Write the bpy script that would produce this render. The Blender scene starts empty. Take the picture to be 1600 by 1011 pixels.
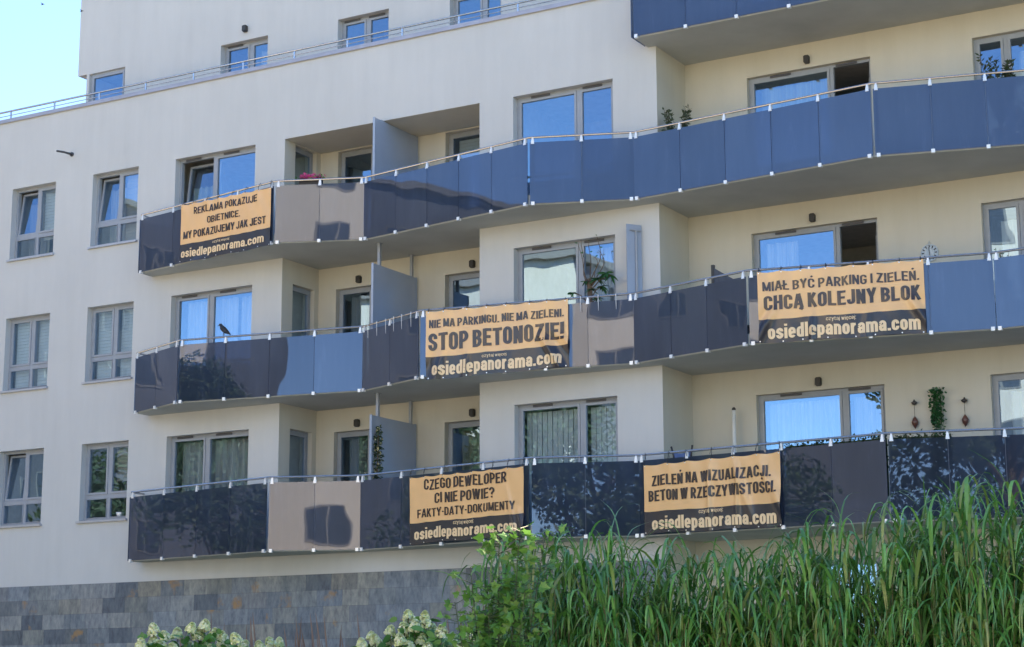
import bpy, math, random
from mathutils import Vector, Matrix

# ---------------------------------------------------------------- camera, world, sun, exposure
S = bpy.context.scene
COL = S.collection
EYE = 1.6                      # eye height; building heights below are given relative to the eye
PITCH, ROLL, YAW = math.radians(11.2254), math.radians(-0.223), math.radians(29.9253)
fw = Vector((-math.sin(YAW) * math.cos(PITCH), math.cos(YAW) * math.cos(PITCH), math.sin(PITCH)))
rt = Vector((math.cos(YAW), math.sin(YAW), 0))
up = rt.cross(fw)
rt2 = rt * math.cos(ROLL) + up * math.sin(ROLL)
up2 = up * math.cos(ROLL) - rt * math.sin(ROLL)
cd = bpy.data.cameras.new('camera')
cam = bpy.data.objects.new('camera', cd)
COL.objects.link(cam)
cd.sensor_width = 36.0
cd.lens = 2890.26 / 1600 * 36
cd.clip_end = 2000
cam.matrix_world = Matrix(((rt2.x, up2.x, -fw.x, 0), (rt2.y, up2.y, -fw.y, -29.0865), (rt2.z, up2.z, -fw.z, EYE), (0, 0, 0, 1)))
S.camera = cam

SUN_ELEV = math.radians(39)
SUN_ROT = math.radians(25)     # sun stands behind the building, a little to the right
W = bpy.data.worlds.new('World')
S.world = W
W.use_nodes = True
nt = W.node_tree
sky = nt.nodes.new('ShaderNodeTexSky')
sky.sky_type = 'NISHITA'
sky.sun_disc = False
sky.sun_elevation = SUN_ELEV
sky.sun_rotation = SUN_ROT
sky.air_density = 0.85
sky.dust_density = 0.1
sky.ozone_density = 3.0
nt.links.new(sky.outputs[0], nt.nodes['Background'].inputs[0])
nt.nodes['Background'].inputs[1].default_value = 0.125
sd = bpy.data.lights.new('sun', 'SUN')
sd.energy = 5.0
sd.angle = math.radians(0.5)
sd.color = (1.0, 0.83, 0.58)
sun = bpy.data.objects.new('sun', sd)
COL.objects.link(sun)
sdir = Vector((math.sin(SUN_ROT) * math.cos(SUN_ELEV), math.cos(SUN_ROT) * math.cos(SUN_ELEV), math.sin(SUN_ELEV)))
sun.rotation_euler = sdir.to_track_quat('Z', 'Y').to_euler()
sun.location = (-30, 40, 60)
S.view_settings.view_transform = 'Standard'
S.view_settings.look = 'None'
S.view_settings.gamma = 1.0
S.view_settings.exposure = 1.86

R = random.Random(7)

# ---------------------------------------------------------------- helpers
class MB:
    """collects faces and links them as one mesh object"""
    def __init__(s): s.v = []; s.f = []; s.m = []
    def face(s, pts, m=0):
        i = len(s.v); s.v += [tuple(p) for p in pts]; s.f.append(tuple(range(i, i + len(pts)))); s.m.append(m)
    def hexa(s, c, m=0):
        i = len(s.v); s.v += [tuple(p) for p in c]
        for q in ((0, 3, 2, 1), (4, 5, 6, 7), (0, 1, 5, 4), (1, 2, 6, 5), (2, 3, 7, 6), (3, 0, 4, 7)):
            s.f.append(tuple(i + k for k in q)); s.m.append(m)
    def box(s, x0, x1, y0, y1, z0, z1, m=0):
        s.hexa([(x0, y0, z0), (x1, y0, z0), (x1, y1, z0), (x0, y1, z0), (x0, y0, z1), (x1, y0, z1), (x1, y1, z1), (x0, y1, z1)], m)
    def pbox(s, P, a0, a1, d0, d1, z0, z1, m=0):
        s.hexa([P(a, d, z) for z in (z0, z1) for a, d in ((a0, d0), (a1, d0), (a1, d1), (a0, d1))], m)
    def prism(s, poly, z0, z1, m=0, mtop=None):
        n = len(poly)
        s.face([(x, y, z1) for x, y in poly], m if mtop is None else mtop)
        s.face([(x, y, z0) for x, y in reversed(poly)], m)
        for i in range(n):
            a, b = poly[i], poly[(i + 1) % n]
            s.face([(a[0], a[1], z0), (b[0], b[1], z0), (b[0], b[1], z1), (a[0], a[1], z1)], m)
    def tube(s, pts, r, n=8, m=0, caps=True):
        pts = [Vector(p) for p in pts]
        k = len(pts); rr = r if isinstance(r, (list, tuple)) else [r] * k
        base = len(s.v); ref = None
        for i, p in enumerate(pts):
            t = (pts[min(i + 1, k - 1)] - pts[max(i - 1, 0)])
            t = t.normalized() if t.length > 1e-9 else Vector((0, 0, 1))
            if ref is None: ref = Vector((0, 0, 1)) if abs(t.z) < .9 else Vector((1, 0, 0))
            a = (ref - t * ref.dot(t)).normalized(); ref = a; b = t.cross(a)
            for j in range(n):
                q = 2 * math.pi * j / n
                s.v.append(tuple(p + (a * math.cos(q) + b * math.sin(q)) * rr[i]))
        for i in range(k - 1):
            for j in range(n):
                s.f.append((base + i * n + j, base + i * n + (j + 1) % n, base + (i + 1) * n + (j + 1) % n, base + (i + 1) * n + j)); s.m.append(m)
        if caps:
            s.f.append(tuple(base + j for j in reversed(range(n)))); s.m.append(m)
            s.f.append(tuple(base + (k - 1) * n + j for j in range(n))); s.m.append(m)
    def ball(s, c, rx, ry, rz, nu=12, nv=8, m=0):
        c = Vector(c); base = len(s.v)
        for i in range(nv + 1):
            t = math.pi * i / nv
            for j in range(nu):
                q = 2 * math.pi * j / nu
                s.v.append((c.x + rx * math.sin(t) * math.cos(q), c.y + ry * math.sin(t) * math.sin(q), c.z + rz * math.cos(t)))
        for i in range(nv):
            for j in range(nu):
                s.f.append((base + i * nu + j, base + (i + 1) * nu + j, base + (i + 1) * nu + (j + 1) % nu, base + i * nu + (j + 1) % nu)); s.m.append(m)
    def mesh(s, name, mats, rel=True, smooth=False):
        me = bpy.data.meshes.new(name)
        e = EYE if rel else 0
        me.from_pydata([(x, y, z + e) for x, y, z in s.v], [], s.f)
        for mm in (mats if isinstance(mats, (list, tuple)) else [mats]): me.materials.append(mm)
        if len(me.materials) > 1: me.polygons.foreach_set('material_index', s.m)
        if smooth: me.polygons.foreach_set('use_smooth', [True] * len(s.f))
        me.update()
        return me
    def build(s, name, mats, parent=None, rel=True, smooth=False, local=False):
        o = bpy.data.objects.new(name, s.mesh(name, mats, rel, smooth)); COL.objects.link(o)
        if parent is not None:
            o.parent = parent
            if not local: o.matrix_parent_inverse = world_of(parent).inverted()
        return o

def world_of(o):
    m = Matrix.LocRotScale(o.location, o.rotation_euler, o.scale)
    if o.parent is not None: m = world_of(o.parent) @ o.matrix_parent_inverse @ m
    return m

def thing(name, label, cat, loc=(0, 0, 0), rz=0.0, group=None):
    o = bpy.data.objects.new(name, None); COL.objects.link(o)
    o.empty_display_size = .2
    o.location = loc; o.rotation_euler = (0, 0, rz)
    o['label'] = label; o['category'] = cat
    if group: o['group'] = group
    o['kind'] = 'thing'
    return o
def tag(o, label, cat, group=None):
    o['label'] = label; o['category'] = cat
    if group: o['group'] = group
    return o
def inst(name, me, parent, loc, rz=0.0):
    o = bpy.data.objects.new(name, me); COL.objects.link(o); o.parent = parent
    o.matrix_parent_inverse = world_of(parent).inverted()
    o.location = loc; o.rotation_euler = (0, 0, rz)
    return o

# ---------------------------------------------------------------- materials
def new_mat(name):
    m = bpy.data.materials.new(name); m.use_nodes = True
    t = m.node_tree; b = t.nodes['Principled BSDF']
    return m, t, b
def N(t, kind, **kw):
    n = t.nodes.new(kind)
    for k, v in kw.items(): setattr(n, k, v)
    return n
def ramp(t, stops):
    r = N(t, 'ShaderNodeValToRGB'); e = r.color_ramp.elements
    while len(e) < len(stops): e.new(.5)
    for el, (p, c) in zip(e, stops): el.position = p; el.color = (*c, 1)
    return r
def noise(t, vec, scale, detail=4, rough=.55):
    n = N(t, 'ShaderNodeTexNoise'); n.inputs['Scale'].default_value = scale; n.inputs['Detail'].default_value = detail
    n.inputs['Roughness'].default_value = rough
    if vec is not None: t.links.new(vec, n.inputs['Vector'])
    return n
def bump(t, b, height, strength, dist=.02):
    n = N(t, 'ShaderNodeBump'); n.inputs['Strength'].default_value = strength; n.inputs['Distance'].default_value = dist
    t.links.new(height, n.inputs['Height']); t.links.new(n.outputs[0], b.inputs['Normal'])
    return n
def plain(name, col, rough=.6, metal=0.0, var=.12, scale=6, spec=.5, bmp=0.0):
    m, t, b = new_mat(name)
    tc = N(t, 'ShaderNodeTexCoord'); n = noise(t, tc.outputs['Object'], scale)
    r = ramp(t, [(.3, tuple(c * (1 - var) for c in col)), (.7, tuple(min(1, c * (1 + var)) for c in col))])
    t.links.new(n.outputs[0], r.inputs[0]); t.links.new(r.outputs[0], b.inputs['Base Color'])
    b.inputs['Roughness'].default_value = rough; b.inputs['Metallic'].default_value = metal
    b.inputs['Specular IOR Level'].default_value = spec
    if bmp: bump(t, b, n.outputs[0], bmp)
    return m
def leaf_mat(name, cols, rough=.5, trans=.25, spec=.5):
    """leaf colours vary from leaf to leaf"""
    m, t, b = new_mat(name)
    g = N(t, 'ShaderNodeNewGeometry')
    r = ramp(t, [(i / (len(cols) - 1), c) for i, c in enumerate(cols)])
    t.links.new(g.outputs['Random Per Island'], r.inputs[0]); t.links.new(r.outputs[0], b.inputs['Base Color'])
    b.inputs['Roughness'].default_value = rough; b.inputs['Specular IOR Level'].default_value = spec
    tr = N(t, 'ShaderNodeBsdfTranslucent'); t.links.new(r.outputs[0], tr.inputs[0])
    mx = N(t, 'ShaderNodeMixShader'); mx.inputs[0].default_value = trans
    t.links.new(b.outputs[0], mx.inputs[1]); t.links.new(tr.outputs[0], mx.inputs[2])
    t.links.new(mx.outputs[0], t.nodes['Material Output'].inputs[0])
    return m

def stucco(name, c0, c1):
    m, t, b = new_mat(name)
    tc = N(t, 'ShaderNodeTexCoord')
    n1 = noise(t, tc.outputs['Object'], .55, 5, .6)
    mp = N(t, 'ShaderNodeMapping'); mp.inputs['Scale'].default_value = (2.2, 2.2, .28)
    t.links.new(tc.outputs['Object'], mp.inputs[0])
    n2 = noise(t, mp.outputs[0], 1.6, 6, .65)           # rain streaks
    n3 = noise(t, tc.outputs['Object'], 120, 3, .7)      # render grain
    mm = N(t, 'ShaderNodeMath', operation='MULTIPLY_ADD'); mm.inputs[1].default_value = .5
    t.links.new(n2.outputs[0], mm.inputs[0])
    m2 = N(t, 'ShaderNodeMath', operation='MULTIPLY'); m2.inputs[1].default_value = .5
    t.links.new(n1.outputs[0], m2.inputs[0]); t.links.new(m2.outputs[0], mm.inputs[2])
    r = ramp(t, [(.28, tuple(c * .93 for c in c0)), (.40, c0), (.62, c1)])
    t.links.new(mm.outputs[0], r.inputs[0])
    mx = N(t, 'ShaderNodeMix', data_type='RGBA', blend_type='MULTIPLY'); mx.inputs[0].default_value = 1
    gr = ramp(t, [(.3, (.93, .93, .93)), (.7, (1, 1, 1))])
    t.links.new(n3.outputs[0], gr.inputs[0])
    t.links.new(r.outputs[0], mx.inputs[6]); t.links.new(gr.outputs[0], mx.inputs[7])
    t.links.new(mx.outputs[2], b.inputs['Base Color'])
    b.inputs['Roughness'].default_value = .92; b.inputs['Specular IOR Level'].default_value = .2
    bump(t, b, n3.outputs[0], .35, .006)
    return m

def slate():
    m, t, b = new_mat('slate_cladding')
    tc = N(t, 'ShaderNodeTexCoord'); sp = N(t, 'ShaderNodeSeparateXYZ'); t.links.new(tc.outputs['Object'], sp.inputs[0])
    def M(op, a, bb=None, c=None):
        n = N(t, 'ShaderNodeMath', operation=op)
        for i, x in enumerate((a, bb, c)):
            if x is None: continue
            if isinstance(x, (int, float)): n.inputs[i].default_value = x
            else: t.links.new(x, n.inputs[i])
        return n.outputs[0]
    xy = M('ADD', sp.outputs[0], sp.outputs[1])
    rz = M('DIVIDE', M('SUBTRACT', 3.8, sp.outputs[2]), .305)
    row = M('FLOOR', rz)
    wr = N(t, 'ShaderNodeTexWhiteNoise', noise_dimensions='1D'); t.links.new(row, wr.inputs['W'])
    cx = M('ADD', M('DIVIDE', xy, .60), wr.outputs[0])
    colm = M('FLOOR', cx)
    cb = N(t, 'ShaderNodeCombineXYZ'); t.links.new(row, cb.inputs[0]); t.links.new(colm, cb.inputs[1])
    wn = N(t, 'ShaderNodeTexWhiteNoise', noise_dimensions='3D'); t.links.new(cb.outputs[0], wn.inputs[0])
    r = ramp(t, [(0, (.10, .112, .126)), (.13, (.16, .178, .194)), (.5, (.19, .211, .229)), (.8, (.225, .244, .254)), (.93, (.268, .274, .262)), (1, (.186, .19, .188))])
    t.links.new(wn.outputs[0], r.inputs[0])
    mp = N(t, 'ShaderNodeMapping'); mp.inputs['Scale'].default_value = (3, 3, 1.2); t.links.new(tc.outputs['Object'], mp.inputs[0])
    n1 = noise(t, mp.outputs[0], 3.4, 9, .74)
    n1b = ramp(t, [(.30, (.42, .43, .47)), (.43, (.76, .78, .83)), (.54, (1, 1, 1)), (.70, (1.38, 1.34, 1.24))]); t.links.new(n1.outputs[0], n1b.inputs[0])
    mx = N(t, 'ShaderNodeMix', data_type='RGBA', blend_type='MULTIPLY'); mx.inputs[0].default_value = 1
    t.links.new(r.outputs[0], mx.inputs[6]); t.links.new(n1b.outputs[0], mx.inputs[7])
    hue = ramp(t, [(0, (.90, .96, 1.06)), (.4, (1, 1, 1)), (.62, (1.09, 1.03, .90)), (.72, (.94, .98, 1.02)), (.88, (1.02, .99, 1.0)), (1, (1.14, 1.12, 1.04))])
    t.links.new(M('FRACT', M('MULTIPLY', wn.outputs[0], 91.3)), hue.inputs[0])
    mxh = N(t, 'ShaderNodeMix', data_type='RGBA', blend_type='MULTIPLY'); mxh.inputs[0].default_value = 1
    t.links.new(mx.outputs[2], mxh.inputs[6]); t.links.new(hue.outputs[0], mxh.inputs[7]); mx = mxh
    # rust blooms on a few slabs
    n2 = noise(t, tc.outputs['Object'], 1.7, 5, .6)
    rust = ramp(t, [(.575, (0, 0, 0)), (.645, (1, 1, 1))]); t.links.new(n2.outputs[0], rust.inputs[0])
    sel = M('GREATER_THAN', wn.outputs[1] if False else M('FRACT', M('MULTIPLY', wn.outputs[0], 37.7)), .55)
    rm = M('MULTIPLY', rust.outputs[0], M('MULTIPLY', sel, .8))
    mx2 = N(t, 'ShaderNodeMix', data_type='RGBA'); t.links.new(rm, mx2.inputs[0])
    t.links.new(mx.outputs[2], mx2.inputs[6]); mx2.inputs[7].default_value = (.33, .19, .07, 1)
    # thin joints
    fz, fx = M('FRACT', rz), M('FRACT', cx)
    jz = M('LESS_THAN', fz, .018); jx = M('LESS_THAN', fx, .009)
    j = M('MULTIPLY', M('MAXIMUM', jz, jx), .55)
    mx3 = N(t, 'ShaderNodeMix', data_type='RGBA'); t.links.new(j, mx3.inputs[0]); t.links.new(mx2.outputs[2], mx3.inputs[6])
    mx3.inputs[7].default_value = (.06, .06, .07, 1)
    t.links.new(mx3.outputs[2], b.inputs['Base Color'])
    b.inputs['Roughness'].default_value = .62
    hh = M('ADD', M('MULTIPLY', wn.outputs[0], .6), n1.outputs[0])
    bump(t, b, hh, .5, .012)
    return m

def reflective(name, base, trans_col, trans, refl, gcol, wav_scale=.9, wav=.06, rough=.0, fres=.75, frost=None):
    """coated glass: see-through tint under a mirror-like coat, slightly wavy"""
    m, t, b = new_mat(name)
    t.nodes.remove(b)
    tc = N(t, 'ShaderNodeTexCoord')
    mp = N(t, 'ShaderNodeMapping'); mp.inputs['Scale'].default_value = (1, 1, .8); t.links.new(tc.outputs['Object'], mp.inputs[0])
    n = noise(t, mp.outputs[0], wav_scale, 2, .5)
    bp = N(t, 'ShaderNodeBump'); bp.inputs['Strength'].default_value = wav; bp.inputs['Distance'].default_value = 1.0
    t.links.new(n.outputs[0], bp.inputs['Height'])
    df = N(t, 'ShaderNodeBsdfDiffuse'); df.inputs[0].default_value = (*base, 1)
    if frost:
        dm = N(t, 'ShaderNodeMapping'); dm.inputs['Scale'].default_value = (5, 5, .7); t.links.new(tc.outputs['Object'], dm.inputs[0])
        dn = noise(t, dm.outputs[0], 1.3, 7, .7)
        dr = ramp(t, [(.35, tuple(c * .72 for c in base)), (.58, base), (.78, tuple(c * 1.9 + .02 for c in base))])
        t.links.new(dn.outputs[0], dr.inputs[0]); t.links.new(dr.outputs[0], df.inputs[0])
    tr = N(t, 'ShaderNodeBsdfTransparent'); tr.inputs[0].default_value = (*trans_col, 1)
    gl = N(t, 'ShaderNodeBsdfGlossy'); gl.inputs['Color'].default_value = (*gcol, 1); gl.inputs['Roughness'].default_value = rough
    t.links.new(bp.outputs[0], gl.inputs['Normal'])
    oi = N(t, 'ShaderNodeObjectInfo'); gv = ramp(t, [(0, tuple(c * .86 for c in gcol)), (1, tuple(min(1, c * 1.10) for c in gcol))])   # panes differ a little
    t.links.new(oi.outputs['Random'], gv.inputs[0]); t.links.new(gv.outputs[0], gl.inputs['Color'])
    a = N(t, 'ShaderNodeMixShader'); a.inputs[0].default_value = trans
    body = df.outputs[0]
    if frost:
        tl = N(t, 'ShaderNodeBsdfTranslucent'); tl.inputs[0].default_value = (*frost, 1)
        fm_ = N(t, 'ShaderNodeMixShader'); fm_.inputs[0].default_value = .6
        t.links.new(df.outputs[0], fm_.inputs[1]); t.links.new(tl.outputs[0], fm_.inputs[2]); body = fm_.outputs[0]
    t.links.new(body, a.inputs[1]); t.links.new(tr.outputs[0], a.inputs[2])
    lw = N(t, 'ShaderNodeLayerWeight'); lw.inputs[0].default_value = .5
    pw = N(t, 'ShaderNodeMath', operation='POWER'); pw.inputs[1].default_value = 4; t.links.new(lw.outputs['Facing'], pw.inputs[0])
    ma = N(t, 'ShaderNodeMath', operation='MULTIPLY_ADD'); ma.inputs[1].default_value = fres; ma.inputs[2].default_value = refl
    t.links.new(pw.outputs[0], ma.inputs[0])
    mx = N(t, 'ShaderNodeMixShader'); t.links.new(ma.outputs[0], mx.inputs[0])
    t.links.new(a.outputs[0], mx.inputs[1]); t.links.new(gl.outputs[0], mx.inputs[2])
    t.links.new(mx.outputs[0], t.nodes['Material Output'].inputs[0])
    return m

def sheer(name, col, alpha):
    m, t, b = new_mat(name)
    b.inputs['Base Color'].default_value = (*col, 1); b.inputs['Roughness'].default_value = .9
    tr = N(t, 'ShaderNodeBsdfTransparent'); mx = N(t, 'ShaderNodeMixShader'); mx.inputs[0].default_value = alpha
    tc = N(t, 'ShaderNodeTexCoord'); mp = N(t, 'ShaderNodeMapping'); mp.inputs['Scale'].default_value = (1, 1, .02)
    t.links.new(tc.outputs['Object'], mp.inputs[0]); n = noise(t, mp.outputs[0], 14, 2)
    r = ramp(t, [(.35, tuple(c * .7 for c in col)), (.65, col)]); t.links.new(n.outputs[0], r.inputs[0]); t.links.new(r.outputs[0], b.inputs['Base Color'])
    t.links.new(tr.outputs[0], mx.inputs[1]); t.links.new(b.outputs[0], mx.inputs[2])
    t.links.new(mx.outputs[0], t.nodes['Material Output'].inputs[0])
    return m

def vinyl(name, col):
    m, t, b = new_mat(name)
    tc = N(t, 'ShaderNodeTexCoord'); n = noise(t, tc.outputs['Object'], 3.5, 5)
    r = ramp(t, [(.3, tuple(c * .93 for c in col)), (.7, col)]); t.links.new(n.outputs[0], r.inputs[0]); t.links.new(r.outputs[0], b.inputs['Base Color'])
    b.inputs['Roughness'].default_value = .27; b.inputs['Specular IOR Level'].default_value = .6
    return m

M_WALL = stucco('pale_stucco', (.550, .552, .548), (.590, .592, .588))
M_WALL_WARMED = stucco('bounce_warmed_stucco', (.585, .555, .48), (.625, .595, .52))  # front wall's stucco with the warm bounce light of the recesses tinted in
M_SOFFIT = plain('grey_soffit_paint', (.46, .475, .455), .9, var=.08, scale=1.2, spec=.2)
M_SLABTOP = plain('balcony_tiles', (.32, .31, .30), .8)
M_SLATE = slate()
M_FRAME = plain('grey_window_frame', (.30, .325, .37), .45, var=.05)
M_SILL = plain('grey_metal_sill', (.42, .43, .47), .4, .3, var=.06)
M_VENT = plain('dark_vent', (.07, .07, .08), .6)
M_STEEL = plain('brushed_steel', (.72, .72, .72), .28, .9, var=.06, scale=20)
M_CLAMP = plain('bright_clamp', (.80, .80, .80), .38, .35, var=.04)
M_RAIL = plain('handrail_steel', (.45, .45, .47), .25, .9, var=.06)
M_COPING = plain('zinc_coping', (.36, .36, .42), .5, .4, var=.08)
M_DARK = plain('dark_lamp_metal', (.035, .033, .033), .5)
M_ROOM = plain('room_plaster', (.42, .40, .37), .9)
M_ROOF = plain('roof_gravel', (.3, .29, .28), .95, scale=30)
M_PANE = reflective('window_glass', (.02, .02, .025), (.82, .88, .90), .97, .28, (.46, .68, 1.0), .5, .008)
M_PANEL = reflective('tinted_balustrade_glass', (.088, .112, .165), (.42, .48, .58), .46, .094, (.66, .715, .88), .55, .009, rough=.012, frost=(.26, .32, .43))
M_FROST = plain('frosted_grey_glass', (.31, .36, .46), .22, var=.06, scale=1.0, spec=.6)
M_CURTAIN = sheer('white_sheer_curtain', (.78, .80, .82), .72)
M_GREENC = sheer('sage_curtain', (.42, .47, .36), .9)
M_GREYC = sheer('grey_curtain', (.33, .34, .36), .9)
M_DARKC = sheer('dark_striped_curtain', (.10, .11, .14), .95)
M_BLIND = plain('beige_blind', (.46, .42, .35), .8, var=.06)
M_BLINDG = plain('grey_green_blind', (.66, .70, .70), .8, var=.06)
M_ORANGE = vinyl('orange_vinyl', (.86, .51, .225))
M_NAVY = vinyl('black_vinyl', (.028, .026, .034))
M_INK = vinyl('dark_brown_ink', (.045, .028, .024))
M_TAN = vinyl('pale_orange_ink', (.86, .62, .36))
M_TIE = plain('black_cable_tie', (.03, .03, .03), .5)
M_TIEW = plain('white_cable_tie', (.6, .6, .6), .5)
M_MISC = leaf_mat('silver_grass_leaf', [(.03, .12, .018), (.07, .23, .036), (.045, .165, .025), (.10, .30, .055), (.16, .40, .10), (.06, .19, .03), (.17, .23, .06), (.08, .26, .04)], .40, .24, .8)
for _n in M_MISC.node_tree.nodes:
    if _n.type == 'BSDF_PRINCIPLED':
        _n.inputs['Coat Weight'].default_value = .3; _n.inputs['Coat Roughness'].default_value = .33; _n.inputs['Coat IOR'].default_value = 1.7
M_STEM = leaf_mat('silver_grass_stem', [(.06, .11, .035), (.12, .11, .05), (.09, .14, .045), (.17, .14, .07)], .6, .05)
M_SHRUB = leaf_mat('dark_shrub_leaf', [(.012, .03, .012), (.03, .06, .02), (.02, .045, .018)], .45, .15)
M_MAPLE = leaf_mat('lobed_leaf', [(.06, .16, .025), (.10, .24, .04), (.14, .31, .06), (.08, .20, .035)], .4, .35, .7)
M_HYLEAF = leaf_mat('hydrangea_leaf', [(.045, .14, .025), (.08, .21, .035), (.11, .26, .05)], .5, .2)
M_HYFLOW = leaf_mat('hydrangea_floret', [(.64, .76, .30), (.80, .84, .48), (.88, .88, .66), (.90, .89, .76)], .7, .3)
M_PLUME = leaf_mat('feather_grass_plume', [(.20, .13, .10), (.26, .18, .14), (.15, .10, .08)], .8, .2)
M_POTLEAF = leaf_mat('olive_leaf', [(.03, .05, .02), (.06, .085, .035), (.045, .07, .03)], .5, .2)
M_IVY = leaf_mat('plastic_ivy', [(.02, .09, .025), (.03, .14, .04), (.015, .06, .02)], .45, .15)
M_PINK = leaf_mat('pink_petal', [(.60, .05, .22), (.75, .12, .35), (.5, .03, .15)], .6, .3)
M_YELLOW = leaf_mat('garland_flower', [(.6, .55, .35), (.5, .45, .2)], .6, .2)
M_BARK = plain('brown_bark', (.12, .085, .06), .9, var=.3, scale=25, bmp=.4)
M_TREELEAF = leaf_mat('tree_leaf', [(.03, .06, .03), (.05, .09, .04), (.04, .075, .035), (.07, .11, .05)], .55, .15)
M_BIRD = plain('black_feathers', (.018, .018, .022), .5, var=.3, scale=40)
M_BEAK = plain('dark_beak', (.05, .045, .04), .5)
M_TERRACOTTA = plain('terracotta', (.28, .13, .08), .85)
M_TROUGH = plain('dark_trough', (.04, .035, .035), .7)
M_WHITE = plain('white_paint', (.74, .74, .72), .45, var=.03)
M_BLUEF = plain('blue_fabric', (.10, .16, .34), .8)
M_BROWN = plain('brown_ceramic', (.11, .045, .035), .3)
M_CLOCK = plain('pale_blue_metal', (.52, .58, .64), .5, var=.05)
M_LAWN = plain('lawn', (.06, .11, .03), .95, var=.35, scale=9)
M_PAVE = plain('warm_bounce_paving', (.60, .50, .35), .9, var=.12, scale=3)  # colour warmed to tint the light it bounces upward
M_OPP = stucco('opposite_render', (.78, .73, .64), (.86, .81, .72))
M_OPPG = stucco('grey_render', (.19, .205, .24), (.23, .245, .28))
M_OPPW = plain('opposite_window', (.10, .12, .15), .1)
M_OPPF = plain('opposite_frame', (.30, .30, .30), .5)

# ---------------------------------------------------------------- the ground
def ground_h(y):
    t = max(0, min(1, (y + 15) / 11)); return .9 * t * t * (3 - 2 * t)
g = MB()
ys = [-400, -120, -60, -30, -22] + [-16 + i for i in range(14)] + [-1, 0, 15, 120, 400]
xs = [-400, -120, -60, -40, -20, -10, 0, 20, 60, 120, 400]
for i in range(len(xs) - 1):
    for j in range(len(ys) - 1):
        g.face([(xs[i], ys[j], ground_h(ys[j])), (xs[i + 1], ys[j], ground_h(ys[j])), (xs[i + 1], ys[j + 1], ground_h(ys[j + 1])), (xs[i], ys[j + 1], ground_h(ys[j + 1]))])
gr = g.build('ground', M_LAWN, rel=False); gr['kind'] = 'structure'
pv = MB()  # unseen paving, spread close to the wall to bounce light onto the soffits
pys = [-44, -22] + [-16 + i for i in range(14)]
for j in range(len(pys) - 1):
    h0, h1 = ground_h(pys[j]) + .012, ground_h(pys[j + 1]) + .012
    pv.face([(-130, pys[j], h0), (60, pys[j], h0), (60, pys[j + 1], h1), (-130, pys[j + 1], h1)])
p_ = pv.build('bounce_pavement', M_PAVE, rel=False); p_['kind'] = 'structure'

# ---------------------------------------------------------------- the apartment building
H = 2.95
F = [None, 2.85, 5.80, 8.75, 11.70]          # storey floors, relative to the eye
WT = [None] + [5.135 + H * k for k in range(4)]   # window heads
SOF = [None, 2.585, 5.60, 8.55, 11.50]       # balcony undersides
PAR, PL = 12.67, 2.20
XL, K1, K2, K3, XR = -45.0, -22.06, -17.44, -13.70, -1.0
D = 1.25                                     # depth of the recesses
bld = thing('apartment_building', 'cream apartment block with zigzag tinted glass balconies and slate base', 'building', (-18, 6, .9))

def front(y0): return lambda a, d, z: (a, y0 + d, z)
def face_right(x0): return lambda a, d, z: (x0 - d, a, z)      # wall facing +x, a runs along y
def face_left(x0): return lambda a, d, z: (x0 + d, a, z)

def wall(mb, P, a0, a1, z0, z1, openings=(), depth=.30, m=0):
    A = sorted({a0, a1} | {o[0] for o in openings} | {o[1] for o in openings})
    Z = sorted({z0, z1} | {o[2] for o in openings} | {o[3] for o in openings})
    A = [a for a in A if a0 <= a <= a1]; Z = [z for z in Z if z0 <= z <= z1]
    for i in range(len(A) - 1):
        for j in range(len(Z) - 1):
            ca, cz = (A[i] + A[i + 1]) / 2, (Z[j] + Z[j + 1]) / 2
            if any(o[0] < ca < o[1] and o[2] < cz < o[3] for o in openings): continue
            mb.face([P(A[i], 0, Z[j]), P(A[i + 1], 0, Z[j]), P(A[i + 1], 0, Z[j + 1]), P(A[i], 0, Z[j + 1])], m)
    for o in openings:
        b0, b1, y0, y1 = o[:4]
        mb.face([P(b0, 0, y0), P(b0, 0, y1), P(b0, depth, y1), P(b0, depth, y0)], m)
        mb.face([P(b1, 0, y0), P(b1, depth, y0), P(b1, depth, y1), P(b1, 0, y1)], m)
        mb.face([P(b0, 0, y1), P(b1, 0, y1), P(b1, depth, y1), P(b0, depth, y1)], m)
        mb.face([P(b0, 0, y0), P(b0, depth, y0), P(b1, depth, y0), P(b1, 0, y0)], m)

SM = [(-29.61, -28.31), (-27.23, -25.94)]
C3, C4 = (-24.92, -22.81), (-16.70, -14.59)
opA = [(a, b, 3.51 + H * k, WT[k + 1]) for a, b in SM for k in range(3)] + [(*C3, F[k] + .06, WT[k]) for k in (1, 2, 3)]
opC = [(*C4, F[k] + .06, WT[k]) for k in (1, 2, 3)]
DL, DR = (-21.62, -19.95), (-18.99, -17.56)
R1, R2 = (-12.46, -10.10), (-8.27, -5.90)
SW = (.36, 1.10)
PW = [(-24.86, -23.57), (-21.72, -20.43), (-18.93, -17.72), (-15.95, -14.70)]
CEIL3 = WT[3]
wm = MB()
fr = front(0)
wall(wm, fr, XL, K1, PL, PAR, opA)
wall(wm, fr, K1, K2, PL, F[1] - .03)
wall(wm, fr, K1, K2, CEIL3, PAR)
wall(wm, fr, K2, K3, PL, PAR, opC)
wall(wm, fr, XR, 30, PL, 17.9)  # unseen right end, lengthened to keep direct sun off the grasses
cw = MB()
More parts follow.
